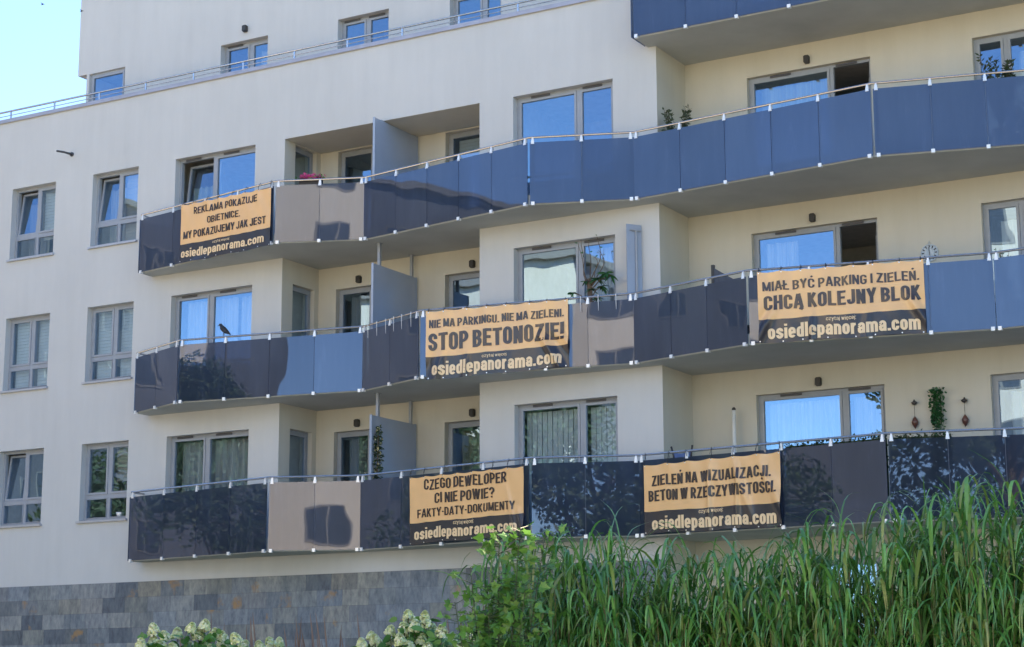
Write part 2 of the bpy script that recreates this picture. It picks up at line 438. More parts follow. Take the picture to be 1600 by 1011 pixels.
# left recess
bk = front(D)
opL = [(*DL, F[k] + .04, WT[k]) for k in (1, 2, 3)] + [(*DR, F[k] + .04, WT[k]) for k in (1, 2, 3)]
wall(cw, bk, K1, K2, F[1] - .03, CEIL3, [o if o[3] < CEIL3 else (o[0], o[1], o[2], CEIL3 - .02) for o in opL])
wall(cw, face_right(K1), 0, D, F[1] - .03, CEIL3, [(*SW, F[k] + .9 if False else F[k] + .06, WT[k] if k < 3 else CEIL3 - .02) for k in (1, 2, 3)])
wall(cw, face_left(K2), 0, D, F[1] - .03, CEIL3)
cw.face([(K1, 0, CEIL3), (K1, D, CEIL3), (K2, D, CEIL3), (K2, 0, CEIL3)])
# right recess, open from the ground up
opR = [(*r, F[k] + .06, WT[k]) for r in (R1, R2) for k in (1, 2, 3, 4)] + [(-11.42, -10.30, .6, 2.19), (-8.2, -7.0, .6, 2.19)]
wall(cw, bk, K3, XR, -1.0, 17.9, opR)
wall(cw, face_right(K3), 0, D, -1.0, 17.9)
wall(cw, face_left(XR), 0, D, -1.0, 17.9)
cw.build('recess_wall', M_WALL_WARMED, bld)
# penthouse, set back behind the terrace parapet
PY = 1.31
ph = front(PY)
CW = (-28.70, -27.62)
wall(wm, ph, -29.05, K3, 13.97, 17.9)
wall(wm, ph, -28.78, K3, F[4], 13.97, [(a, b, F[4] + .1, 13.955) for a, b in PW] + [(*CW, F[4] + .1, 13.955)])
wall(wm, face_left(-29.05), PY, 14, 13.97, 17.9)
wall(wm, face_left(-28.78), PY, 14, F[4], 13.97)
wm.face([(-29.05, PY, 13.97), (-28.78, PY, 13.97), (-28.78, 14, 13.97), (-29.05, 14, 13.97)])
wall(wm, face_right(K3), 0, PY, PAR, 17.9)
# parapet back, body sides
wm.face([(XL, .25, F[4]), (XL, .25, PAR), (K3, .25, PAR), (K3, .25, F[4])])
wm.face([(XL, 0, -1.0), (XL, 0, PAR), (XL, 14, PAR), (XL, 14, -1.0)])
wm.face([(30, 0, -1.0), (30, 14, -1.0), (30, 14, 17.9), (30, 0, 17.9)])
wm.face([(XL, 14, -1.0), (XL, 14, 17.9), (30, 14, 17.9), (30, 14, -1.0)])
wm.build('wall', M_WALL, bld)
rm = MB()
rm.face([(XL, .25, F[4]), (K3, .25, F[4]), (K3, 14, F[4]), (XL, 14, F[4])])
rm.box(-29.13, 30.1, PY - .08, 14.1, 17.9, 18.0)
rm.face([(K3, -.02, 17.9), (30.1, -.02, 17.9), (30.1, PY, 17.9), (K3, PY, 17.9)])
rm.build('roof', M_ROOF, bld)
pm = MB()
for a0, a1 in ((XL, K3), (XR, 30)):
    pm.face([(a0, -.035, -1.0), (a1, -.035, -1.0), (a1, -.035, PL), (a0, -.035, PL)])
    pm.face([(a0, -.035, PL), (a1, -.035, PL), (a1, 0, PL), (a0, 0, PL)])
pm.face([(K3, -.035, -1.0), (K3 + .03, -.035, -1.0), (K3 + .03, D - .002, -1.0), (K3 + .03, D - .002, -.99)])
pm.face([(K3, -.035, -1.0), (K3, -.003, -1.0), (K3, -.003, PL), (K3, -.035, PL)])
pm.build('stone_plinth', M_SLATE, bld)
cm = MB(); cm.box(XL, K3, -.035, .28, PAR, PAR + .035); cm.box(XL, K3, -.045, -.036, PAR - .05, PAR + .035)
cm.build('parapet_coping', M_COPING, bld)
rl = MB()
rl.tube([(XL, .10, 12.935), (K3, .10, 12.935)], .022, 8); rl.tube([(XL, .10, 12.835), (K3, .10, 12.835)], .010, 6)
ro = rl.build('terrace_railing', M_RAIL, bld, smooth=True)
pp = MB(); pp.box(-.02, .02, -.008, .008, PAR + .035, 12.93); post_me = pp.mesh('railing_post', M_RAIL)
for i in range(13): inst('railing_post', post_me, ro, (-31.21 + 1.3245 * i, .10, 0))
tp = MB(); tp.box(-.26, .26, -.05, .05, 12.74, 12.78); plate_me = tp.mesh('dark_plate', M_DARK)  # low dark plates midway between the railing posts
for i in range(6): inst('dark_plate', plate_me, ro, (-29.2 + 1.3245 * i, .22, 0))
sp = MB(); sp.tube([(-27.87, .01, 11.585), (-27.87, -.25, 11.575), (-27.87, -.47, 11.545)], [.028, .024, .022], 8); sp.tube([(-27.87, .005, 11.585), (-27.87, -.03, 11.585)], .05, 10)
sp.build('overflow_spout', M_VENT, bld, smooth=True)

# ---- windows: part window (its mesh is the frame) > panes, sill, vent, curtains, room behind
def rect_frame(mb, P, a0, a1, z0, z1, w, d0, d1):
    mb.pbox(P, a0, a0 + w, d0, d1, z0, z1); mb.pbox(P, a1 - w, a1, d0, d1, z0, z1)
    mb.pbox(P, a0 + w, a1 - w, d0, d1, z0, z0 + w); mb.pbox(P, a0 + w, a1 - w, d0, d1, z1 - w, z1)
def curtain(P, a0, a1, z0, z1, d, mat, parent, amp=.035, wl=.17, name='curtain'):
    mb = MB(); n = max(6, int((a1 - a0) / wl * 8)); ph = R.random() * 6
    pts = [(a0 + (a1 - a0) * i / n, d + amp * math.sin(2 * math.pi * (a0 + (a1 - a0) * i / n) / wl + ph + .8 * math.sin(i * .21 + ph))) for i in range(n + 1)]
    for i in range(n):
        mb.face([P(*pts[i], z0), P(*pts[i + 1], z0), P(*pts[i + 1], z1), P(*pts[i], z1)])
    return mb.build(name, mat, parent, smooth=True)
def blind(P, a0, a1, z0, z1, d, mat, parent, slats=0):
    mb = MB()
    if slats:
        n = slats; w = (a1 - a0) / n
        for i in range(n): mb.pbox(P, a0 + i * w + .004, a0 + (i + .93) * w, d + .004 * (i % 2), d + .008 + .004 * (i % 2), z0, z1)
    else:
        n = max(3, int((z1 - z0) / .07)); h = (z1 - z0) / n
        for i in range(n):
            mb.face([P(a0, d, z0 + i * h), P(a1, d, z0 + i * h), P(a1, d + .006, z0 + (i + .97) * h), P(a0, d + .006, z0 + (i + .97) * h)])
    return mb.build('blind', mat, parent)
def window(P, a0, a1, z0, z1, mull=None, transom=None, dep=.15, vent=True, sill=False, tilt=(), opened=(), room=True, parent=None, room_d=2.6):
    parent = parent or bld
    fm = MB(); w = .055
    rect_frame(fm, P, a0, a1, z0, z1, w, dep, dep + .07)
    cols = [(a0 + w, a1 - w)]
    if mull is not None:
        fm.pbox(P, mull - .035, mull + .035, dep, dep + .07, z0 + w, z1 - w); cols = [(a0 + w, mull - .035), (mull + .035, a1 - w)]
    rows = [(z0 + w, z1 - w)]
    if transom is not None:
        for c in cols: fm.pbox(P, c[0], c[1], dep + .002, dep + .068, transom - .04, transom + .04)
        rows = [(z0 + w, transom - .04), (transom + .04, z1 - w)]
    panes = []
    for ci, c in enumerate(cols):
        for ri, r in enumerate(rows):
            panes.append((ci, ri, c, r))
    sashes = []
    for ci, ri, c, r in panes:
        s_ = .045 if (transom is None or ri == 1) else .012
        if (ci, ri) in opened or (ci, ri) in tilt: continue
        rect_frame(fm, P, c[0] + .004, c[1] - .004, r[0] + .004, r[1] - .004, s_, dep - .012, dep + .05)
    fo = fm.build('window', M_FRAME, parent)
    for ci, ri, c, r in panes:
        s_ = .045 if (transom is None or ri == 1) else .012
        if (ci, ri) in tilt:
            ang = math.radians(7); zb = r[0]
            PT = (lambda zb_: (lambda a, d, z: P(a, dep + .02 + (d) * math.cos(ang) + (z - zb_) * math.sin(ang), zb_ + (z - zb_) * math.cos(ang) - d * math.sin(ang))))(zb)
            sm = MB(); rect_frame(sm, PT, c[0] + .004, c[1] - .004, r[0] + .004, r[1] - .01, s_, -.01, .05); so = sm.build('sash', M_FRAME, fo)
            pmb = MB(); pmb.face([PT(c[0] + s_, .02, r[0] + s_), PT(c[1] - s_, .02, r[0] + s_), PT(c[1] - s_, .02, r[1] - s_), PT(c[0] + s_, .02, r[1] - s_)]); pmb.build('pane', M_PANE, fo)
        elif (ci, ri) in opened:
            ang = math.radians(68); ah = c[1]
            PO = lambda a, d, z: P(ah - (ah - a) * math.cos(ang) + d * math.sin(ang), dep + .06 + (ah - a) * math.sin(ang) + d * math.cos(ang), z)
            sm = MB(); rect_frame(sm, PO, c[0], c[1] - .01, r[0] + .01, r[1] - .01, .07, 0, .05); sm.build('sash', M_FRAME, fo)
            pmb = MB(); pmb.face([PO(c[0] + .07, .025, r[0] + .08), PO(c[1] - .08, .025, r[0] + .08), PO(c[1] - .08, .025, r[1] - .08), PO(c[0] + .07, .025, r[1] - .08)]); pmb.build('pane', M_PANE, fo)
        else:
            pmb = MB(); pmb.face([P(c[0] + s_, dep + .02, r[0] + s_), P(c[1] - s_, dep + .02, r[0] + s_), P(c[1] - s_, dep + .02, r[1] - s_), P(c[0] + s_, dep + .02, r[1] - s_)]); pmb.build('pane', M_PANE, fo)
    if vent:
        for c in cols:
            if c[1] - c[0] > .5:
                vm = MB(); cc = c[0] + (c[1] - c[0]) * .38
                vm.pbox(P, cc - .20, cc + .20, dep - .028, dep - .013, z1 - .052, z1 - .012); vm.build('trickle_vent', M_VENT, fo)
    if sill:
        sm = MB(); sm.pbox(P, a0 - .04, a1 + .04, -.06, dep - .015, z0 - .045, z0 - .004)
        sm.build('sill', M_SILL, fo)
    if room:
        q = MB(); e = .25; d0, d1 = .31, room_d
        b0, b1, y0, y1 = a0 - e, a1 + e, z0 - .05, z1 + .15
        if transom is not None: y0 = z0 - .9
        q.face([P(b0, d1, y0), P(b1, d1, y0), P(b1, d1, y1), P(b0, d1, y1)]); q.face([P(b0, d0, y0), P(b0, d1, y0), P(b0, d1, y1), P(b0, d0, y1)])
        q.face([P(b1, d0, y0), P(b1, d1, y0), P(b1, d1, y1), P(b1, d0, y1)]); q.face([P(b0, d0, y1), P(b1, d0, y1), P(b1, d1, y1), P(b0, d1, y1)])
        q.face([P(b0, d0, y0), P(b1, d0, y0), P(b1, d1, y0), P(b0, d1, y0)])
        q.build('room_behind', M_ROOM, fo)
    return fo

for ci, (a, b) in enumerate(SM):
    for k in (1, 2, 3):
        til = [(0, 1)] if (k == 3 or (k == 1 and ci == 0)) else []
        wo = window(fr, a, b, 3.51 + H * (k - 1), WT[k], (a + b) / 2 + .02, F[k] + 1.17, sill=True, vent=False, tilt=til)
        z0, z1 = 3.58 + H * (k - 1), WT[k] - .06
        if k == 2:
            blind(fr, a + .07, (a + b) / 2 - .03, z0, z1, .30, M_BLINDG, wo); blind(fr, (a + b) / 2 + .07, b - .07, z0, z1, .30, M_BLINDG, wo)
        if k == 3:
            blind(fr, (a + b) / 2 + .07, b - .07, z0 + (.35 if ci == 0 else .05), z1, .30, M_BLINDG if ci == 0 else M_BLIND, wo)
            curtain(fr, a + .1, (a + b) / 2 - .1, z0, z1 - .2, .52, M_CURTAIN if ci else M_GREYC, wo)
        if k == 1 and ci == 1:
            blind(fr, (a + b) / 2 + .07, b - .07, z0 + .75, z1, .30, M_BLIND, wo)
            cu = MB(); cu.tube([(b - .35, .22, z0 - .01), (b - .35, .22, z0 + .03), (b - .35, .22, z0 + .09)], [.05, .075, .09], 12); cu.build('white_bowl', M_WHITE, wo, smooth=True)
for k in (1, 2, 3):
    a, b = C3; z0, z1 = F[k] + .06, WT[k]
    wo = window(fr, a, b, z0, z1, -23.98, None, tilt=[(0, 0)] if k == 3 else [])
    if k == 3: curtain(fr, a + .1, -24.05, z0, z1 - .55, .5, M_GREENC, wo)
    if k == 2: curtain(fr, a + .08, -23.5, z0, z1 - .1, .42, M_CURTAIN, wo); curtain(fr, -23.45, b - .05, z0, z1 - .1, .46, M_CURTAIN, wo)
    if k == 1: curtain(fr, a + .08, b - .05, z0, z1 - .1, .42, M_CURTAIN, wo, .03, .14)
    a, b = C4
    wo = window(fr, a, b, z0, z1, -15.38, None)
    if k == 2: curtain(fr, -15.3, b - .05, z0, z1 - .1, .45, M_CURTAIN, wo, .03, .2)
    if k == 1: blind(fr, a + .07, -15.44, z0 + .02, z1 - .12, .34, M_BLINDG, wo, 11); blind(fr, -15.3, b - .07, z0 + .02, z1 - .12, .34, M_BLINDG, wo, 6)
    # left recess
    ztop = WT[k] if k < 3 else CEIL3 - .02
    wo = window(bk, *DL, F[k] + .04, ztop, -20.78, None, dep=.12, vent=False)
    if k < 3: curtain(bk, DL[0] + .1, -21.15, F[k] + .1, ztop - .1, .45, M_GREYC, wo, .04, .2); curtain(bk, -20.7, DL[1] - .1, F[k] + .1, ztop - .1, .45, M_GREYC, wo, .04, .2)
    wo = window(bk, *DR, F[k] + .04, ztop, None, None, dep=.14, vent=False)
    if k == 3: blind(bk, DR[0] + .12, DR[1] - .1, F[k] + .1, ztop - .1, .34, M_BLINDG, wo)
    if k == 1: curtain(bk, DR[0] + .1, DR[1] - .1, F[k] + .1, ztop - .12, .45, M_GREENC, wo)
    P_ = face_right(K1)
    wo = window(P_, SW[0], SW[1], F[k] + .06, ztop, None, None, dep=.10, vent=False, room_d=.44)
    # right recess
    op = [(1, 0)] if k > 1 else []
    wo = window(bk, *R1, F[k] + .06, WT[k], -10.86, None, dep=.10, opened=op)
    if k == 3: curtain(bk, R1[0] + .1, -10.95, F[k] + .1, WT[k] - .12, .45, M_GREENC, wo, .03, .3)
    if k == 2: curtain(bk, R1[0] + .1, -11.75, F[k] + .1, WT[k] - .12, .45, M_CURTAIN, wo); curtain(bk, -10.35, R1[1] - .06, F[k] + .1, WT[k] - .1, .75, M_GREENC, wo)
    if k == 1: curtain(bk, R1[0] + .08, -10.95, F[k] + .1, WT[k] - .12, .42, M_CURTAIN, wo, .03, .15); curtain(bk, -10.8, R1[1] - .06, F[k] + .1, WT[k] - .12, .42, M_CURTAIN, wo, .03, .15)
    wo = window(bk, *R2, F[k] + .06, WT[k], -7.72 if k == 3 else -7.62, None, dep=.10, vent=(k == 3))
    curtain(bk, -8.05 if k < 3 else -7.6, -7.75 if k < 3 else R2[1] - .1, F[k] + .1, WT[k] - .25, .42, M_WHITE if k < 3 else M_CURTAIN, wo, .04, .22)
    if k == 2: curtain(bk, -7.55, -6.2, F[k] + .1, WT[k] - .1, .45, M_DARKC, wo, .04, .2)
window(bk, *R1, F[4] + .06, WT[4], -10.86, None, dep=.10); window(bk, *R2, F[4] + .06, WT[4], -7.62, None, dep=.10)
window(bk, -11.42, -10.30, .6, 2.19, None, None, dep=.10, vent=False); window(bk, -8.2, -7.0, .6, 2.19, None, None, dep=.10, vent=False)
for i, (a, b) in enumerate(PW):
    wo = window(ph, a, b, F[4] + .1, 13.955, a + (.72, .66, .72, .72)[i], None, dep=.16)
    if i == 0: curtain(ph, a + .75, b - .06, F[4] + .1, 13.8, .45, M_CURTAIN, wo)
window(ph, *CW, F[4] + .1, 13.955, None, None, dep=.06, vent=False)

# ---- small wall fittings
lm = MB(); lm.box(-.045, .045, -.10, 0, -.06, .06); lm.box(-.035, .035, -.085, -.015, .06, .075); lm.box(-.035, .035, -.085, -.015, -.075, -.06)
lamp_me = lm.mesh('wall_lamp', M_DARK, rel=False)
for x, k in ((-21.03, 1), (-21.03, 2), (-21.03, 3), (-18.33, 1), (-18.33, 2), (-18.28, 3), (-11.27, 1), (-11.27, 2), (-11.27, 3)):
    inst('wall_lamp', lamp_me, bld, (x, D, F[k] + 2.42 + EYE))
inst('wall_lamp', lamp_me, bld, (-24.17, PY, 14.20 + EYE))
for k in (1, 2, 3):
    top = F[k] + 2.28 if k < 3 else CEIL3 - .03
    pn = MB(); pn.box(-19.645, -19.615, -.34, D - .08, F[k] + .08, top)
    pn.box(-19.655, -19.605, -.36, -.341, F[k] + .02, top + .01); pn.box(-19.655, -19.605, D - .079, D - .06, F[k] + .02, top + .01)
    po = pn.build('partition_screen', M_FROST, bld)
    for y in (-.04, D - .14):
        b_ = MB(); b_.box(-19.715, -19.66, y - .028, y + .028, F[k], (SOF[k + 1] if k < 3 else CEIL3) - .004)
        b_.box(-19.745, -19.64, y - .05, y + .05, (SOF[k + 1] if k < 3 else CEIL3) - .014, (SOF[k + 1] if k < 3 else CEIL3) - .003)
        b_.build('screen_post', M_FRAME, po)
pn = MB()
q = [(-14.22, -.28), (-14.05, -.03)]; dx, dy = q[1][0] - q[0][0], q[1][1] - q[0][1]; L_ = math.hypot(dx, dy); nx, ny = -dy / L_ * .012, dx / L_ * .012
pn.prism([(q[0][0] + nx, q[0][1] + ny), (q[0][0] - nx, q[0][1] - ny), (q[1][0] - nx, q[1][1] - ny), (q[1][0] + nx, q[1][1] + ny)], F[2] + .05, 8.17)
ps = pn.build('privacy_screen', M_FROST, bld)
pn = MB(); pn.tube([(-14.09, -.15, F[2]), (-14.09, -.15, 8.05)], .022, 8); pn.tube([(-14.16, -.25, 8.06), (-14.03, -.07, 8.06)], .016, 6); pn.build('screen_post', M_FRAME, ps)

# ---- balconies: part balcony (its mesh is the slab) > glass panels, handrail, posts
def poly_offset(a, b, o):
    d = Vector((b[0] - a[0], b[1] - a[1])); L = d.length; d /= L
    return d, Vector((d.y, -d.x)) * 1.0, L          # outward is towards -y
OUT13 = [(-25.44, -.38), (-21.46, -1.05), (-19.80, -.38), (-15.76, -1.05), (-13.98, -.38), (-9.40, -.82), (-6.75, -.12), (-2.9, -.85), (-1.05, -.25)]
OUT2 = [(-25.40, -.40), (-23.74, -1.05), (-19.81, -.34), (-18.08, -1.03), (-14.03, -.37), (-11.61, -1.02), (-7.72, -.19), (-3.6, -.45), (-1.05, -.25)]
OUT4 = [(-13.86, -.56), (-4.0, -.56), (-1.05, -.25)]
CNT = {1: [4, 2, 4, 2, 5, 3, 4, 2], 2: [2, 4, 2, 5, 3, 4, 4, 3], 3: [4, 2, 5, 2, 5, 3, 4, 2], 4: [10, 3]}
GL = {1: (2.60, 3.885, 3.985), 2: (5.615, 6.755, 6.855), 3: (8.565, 9.70, 9.80), 4: (11.515, 12.65, 12.75)}
SOFT = {}
for k, out in ((1, OUT13), (2, OUT2), (3, OUT13), (4, OUT4)):
    z0, z1 = SOF[k], F[k]
    i_ = .012
    tail = [(XR + i_, D + i_), (K3 - i_, D + i_), (K3 - i_, i_)]
    if k < 4: tail += [(K2 + i_, i_), (K2 + i_, D + i_), (K1 - i_, D + i_), (K1 - i_, i_), (out[0][0], i_)]
    else: tail += [(out[0][0], i_)]
    sm = MB(); sm.prism(out + tail, z0, z1 - .01, 0, 1)
    bal = sm.build('balcony', [M_SOFFIT, M_SLABTOP], bld)
    gb, gt, rz_ = GL[k]
    pmb = MB()
    pmb.box(-.024, .024, .022, .034, gb, rz_ - .03)                     # flat steel post behind the glass
    pmb.box(-.030, .030, -.030, .034, gb - .035, gb + .028, 1)            # lower clamp
    pmb.hexa([(-.032, -.02, gt - .03), (.032, -.02, gt - .03), (.032, .03, gt - .03), (-.032, .03, gt - .03), (-.014, -.012, rz_ - .012), (.014, -.012, rz_ - .012), (.014, .03, rz_ - .012), (-.014, .03, rz_ - .012)], 1)
    pmb.box(-.012, .012, .034, .20, gb - .012, gb + .005)
    pme = pmb.mesh('baluster', [M_SILL, M_CLAMP])
    railpts = []
    for fi in range(len(out) - 1):
        a, b = out[fi], out[fi + 1]
        d, n, L = poly_offset(a, b, 0)
        cnt = CNT[k][fi]; ang = math.atan2(d.y, d.x); off = .045
        m0, m1 = .065, L - .065
        for j in range(cnt + 1):
            s_ = m0 + (m1 - m0) * j / cnt
            p = Vector(a) + d * s_ + n * off
            inst('baluster', pme, bal, (p.x, p.y, 0), ang)
        g0, g1 = .012, L - .012
        for j in range(cnt):
            sa = g0 if j == 0 else m0 + (m1 - m0) * j / cnt + .004
            sb_ = g1 if j == cnt - 1 else m0 + (m1 - m0) * (j + 1) / cnt - .004
            pa = Vector(a) + d * sa + n * off; pb = Vector(a) + d * sb_ + n * off
            t_ = n * .006
            pn = MB(); pn.prism([(pa.x + t_.x, pa.y + t_.y), (pb.x + t_.x, pb.y + t_.y), (pb.x - t_.x, pb.y - t_.y), (pa.x - t_.x, pa.y - t_.y)], gb, gt)
            pn.build('glass_panel', M_PANEL, bal)
        if fi == 0: railpts.append((a[0] + n.x * .03, a[1] + n.y * .03, rz_))
        nn = n if fi == len(out) - 2 else (n + poly_offset(out[fi + 1], out[fi + 2], 0)[1]).normalized()
        railpts.append((b[0] + nn.x * .03, b[1] + nn.y * .03, rz_))
    a = out[0]
    pn = MB(); pn.box(a[0] - .05, a[0] - .038, a[1] - .03, -.03, gb, gt); pn.build('glass_panel', M_PANEL, bal)
    rb = MB(); rb.tube([(a[0] - .03, -.01, rz_)] + railpts, .021, 8); rb.build('handrail', M_RAIL, bal, smooth=False)
    if k == 2:      # pale cable ties left hanging on the rail
        for fi, fracs in ((2, (.12, .28, .44, .58, .72, .88)), (3, (.76, .84, .92))):
            a2, b2 = out[fi], out[fi + 1]; d, n, L = poly_offset(a2, b2, 0)
            for f_ in fracs:
                p = Vector(a2) + d * L * f_ + n * .07
                tb = MB(); tb.tube([(p.x, p.y, rz_ + .02), (p.x + .005, p.y - .012, rz_ - .06), (p.x + .012, p.y - .014, rz_ - .27)], [.008, .008, .003], 5); tb.build('cable_tie', M_TIEW, bal)

# ---------------------------------------------------------------- condensed lettering, drawn as strokes
def arc(cx, cy, rx, ry, a0, a1, n=7):
    return [(cx + rx * math.cos(math.radians(a0 + (a1 - a0) * i / n)), cy + ry * math.sin(math.radians(a0 + (a1 - a0) * i / n))) for i in range(n + 1)]
def glyph(ch, s, xh=.74):
    """(advance width, list of centre lines) for cap height 1 and stroke width s"""
    b = 1 - s; A = .40 - s * .25
    def stadium(a, h, y0=0):
        r = a / 2; ry = min(r * 1.05, h / 2)
        return arc(a - r, y0 + h - ry, r, ry, 0, 90) + arc(r, y0 + h - ry, r, ry, 90, 180) + arc(r, y0 + ry, r, ry, 180, 270) + arc(r, y0 + ry, r, ry, 270, 360) + [(a, y0 + h - ry)]
    def bowl(a, y0, y1):
        r = min(a * .62, (y1 - y0) / 2)
        return [(0, y0), (a - r, y0)] + arc(a - r, y0 + r, r, r, -90, 0, 5) + arc(a - r, y1 - r, r, r, 0, 90, 5) + [(0, y1)]
    a = A
    acute = lambda x: [(x - .02, 1 + .5 * s), (x + .10, 1 + 1.45 * s)]
    base = {'Ą': 'A', 'Ć': 'C', 'Ł': 'L', 'Ń': 'N', 'Ś': 'S', 'ę': 'e'}.get(ch, ch)
    r = a / 2; P = []
    if base == 'I': a = 0; P = [[(0, -s / 2), (0, b + s / 2)]]
    elif base == 'L': a *= .88; P = [[(0, b + s / 2), (0, -s / 2)], [(0, 0), (a + s / 2, 0)]]
    elif base == 'E': a *= .90; P = [[(0, b + s / 2), (0, -s / 2)], [(0, 0), (a + s / 2, 0)], [(0, b), (a + s / 2, b)], [(0, b * .52), (a + s * .25, b * .52)]]
    elif base == 'F': a *= .88; P = [[(0, b + s / 2), (0, -s / 2)], [(0, b), (a + s / 2, b)], [(0, b * .50), (a + s * .2, b * .50)]]
    elif base == 'T': P = [[(-s / 2, b), (a + s / 2, b)], [(r, b), (r, -s / 2)]]
    elif base == 'H': P = [[(0, b + s / 2), (0, -s / 2)], [(a, b + s / 2), (a, -s / 2)], [(0, b * .52), (a, b * .52)]]
    elif base == 'O': P = [stadium(a, b)]
    elif base == 'C': P = [[(a, b * .66), (a, b - r)] + arc(r, b - r, r, r, 0, 180, 12) + [(0, r)] + arc(r, r, r, r, 180, 360, 12) + [(a, b * .34)]]
    elif base == 'G': P = [[(a, b * .70), (a, b - r)] + arc(r, b - r, r, r, 0, 180, 12) + [(0, r)] + arc(r, r, r, r, 180, 360, 12) + [(a, b * .46)], [(a + s / 2, b * .46), (r, b * .46)]]
    elif base == 'U': P = [[(0, b + s / 2), (0, r)] + arc(r, r, r, r, 180, 360, 12) + [(a, b + s / 2)]]
    elif base == 'J': a *= .85; r = a / 2; P = [[(a, b + s / 2), (a, r)] + arc(r, r, r, r, 0, -180, 12) + [(0, b * .30)]]
    elif base == 'D': P = [[(0, b + s / 2), (0, -s / 2)], bowl(a, 0, b)]
    elif base == 'P': P = [[(0, b + s / 2), (0, -s / 2)], bowl(a, b * .42, b)]
    elif base == 'R': P = [[(0, b + s / 2), (0, -s / 2)], bowl(a, b * .45, b), [(a * .50, b * .45), (a * 1.06, -s / 2)]]
    elif base == 'B': P = [[(0, b + s / 2), (0, -s / 2)], bowl(a * .96, b * .53, b), bowl(a, 0, b * .53)]
    elif base == 'K': P = [[(0, b + s / 2), (0, -s / 2)], [(0, b * .34), (a * 1.0, b + s / 2)], [(a * .36, b * .56), (a * 1.08, -s / 2)]]
    elif base == 'M': a *= 1.42; P = [[(0, b + s / 2), (0, -s / 2)], [(a, b + s / 2), (a, -s / 2)], [(0, b + s * .4), (a / 2, -s * .1)], [(a, b + s * .4), (a / 2, -s * .1)]]
    elif base == 'N': a *= 1.02; P = [[(0, b + s / 2), (0, -s / 2)], [(a, b + s / 2), (a, -s / 2)], [(0, b + s * .4), (a, -s * .4)]]
    elif base == 'A': a *= 1.16; P = [[(-s * .1, -s / 2), (a / 2 - s * .12, b + s / 2)], [(a + s * .1, -s / 2), (a / 2 + s * .12, b + s / 2)], [(a * .18, b * .24), (a * .82, b * .24)]]
    elif base == 'W': a *= 1.75; P = [[(0, b + s / 2), (a * .25, -s / 2)], [(a * .5, b + s / 2), (a * .25, -s / 2)], [(a * .5, b + s / 2), (a * .75, -s / 2)], [(a, b + s / 2), (a * .75, -s / 2)]]
    elif base == 'Y': a *= 1.1; P = [[(-s * .1, b + s / 2), (a / 2, b * .40)], [(a + s * .1, b + s / 2), (a / 2, b * .40)], [(a / 2, b * .46), (a / 2, -s / 2)]]
    elif base == 'Z': P = [[(-s * .3, b), (a + s / 2, b)], [(-s * .5, 0), (a + s / 2, 0)], [(a * .98, b), (0, 0)]]
    elif base == 'S':
        P = [[(a, b * .70), (a, b - r)] + arc(r, b - r, r, r, 0, 180, 12) + [(0, b * .70), (a * .10, b * .60), (a * .5, b * .50), (a * .90, b * .40), (a, b * .30), (a, r)] + arc(r, r, r, r, 0, -180, 12) + [(0, b * .30)]]
    elif base == '?': P = [[(0, b * .72), (0, b - r)] + arc(r, b - r, r, r, 180, 0, 12) + [(a, b * .66), (a * .55, b * .45), (r, b * .26)], [(r, -s / 2), (r, s * .6)]]
    elif base == '!': a = 0; P = [[(0, b + s / 2), (0, b * .26)], [(0, -s / 2), (0, s * .55)]]
    elif base == '.': a = 0; P = [[(0, -s / 2), (0, s * .55)]]
    elif base == ':': a = 0; P = [[(0, -s / 2), (0, s * .5)], [(0, xh - 1.5 * s), (0, xh - s * .5)]]
    elif base == '•': a = s * .55; P = [[(-s * .35, b * .46), (-s * .1, b * .46), (a + s * .35, b * .46)]]
    # lower case
    elif base in 'oecabdpnrmsiltzywj':
        h = xh - s; a = A * .92; r = a / 2
        if base == 'o': P = [stadium(a, h)]
        elif base == 'c': P = [[(a, h * .64), (a, h - r)] + arc(r, h - r, r, r, 0, 180, 12) + [(0, r)] + arc(r, r, r, r, 180, 360, 12) + [(a, h * .36)]]
        elif base == 'e': P = [[(0, h * .48), (a, h * .48), (a, h - r)] + arc(r, h - r, r, r, 0, 180, 12) + [(0, r)] + arc(r, r, r, r, 180, 335, 12)]
        elif base == 'a': P = [[(0, h * .74), (0, h - r)] + arc(r, h - r, r, r, 180, 0, 12) + [(a, -s / 2)], [(a, h * .56), (r, h * .50), (0, h * .38), (0, r * .7)] + arc(r * .7, r * .7, r * .7, r * .7, 180, 270, 5) + [(a, h * .14)]]
        elif base == 'd': P = [[(a, b + s / 2), (a, -s / 2)], stadium(a, h)]
        elif base == 'p': P = [[(0, xh - s / 2), (0, -.27)], stadium(a, h)]
        elif base in 'nm':
            P = [[(0, xh - s / 2), (0, -s / 2)], [(0, h - r)] + arc(r, h - r, r, r, 180, 0, 10) + [(a, -s / 2)]]
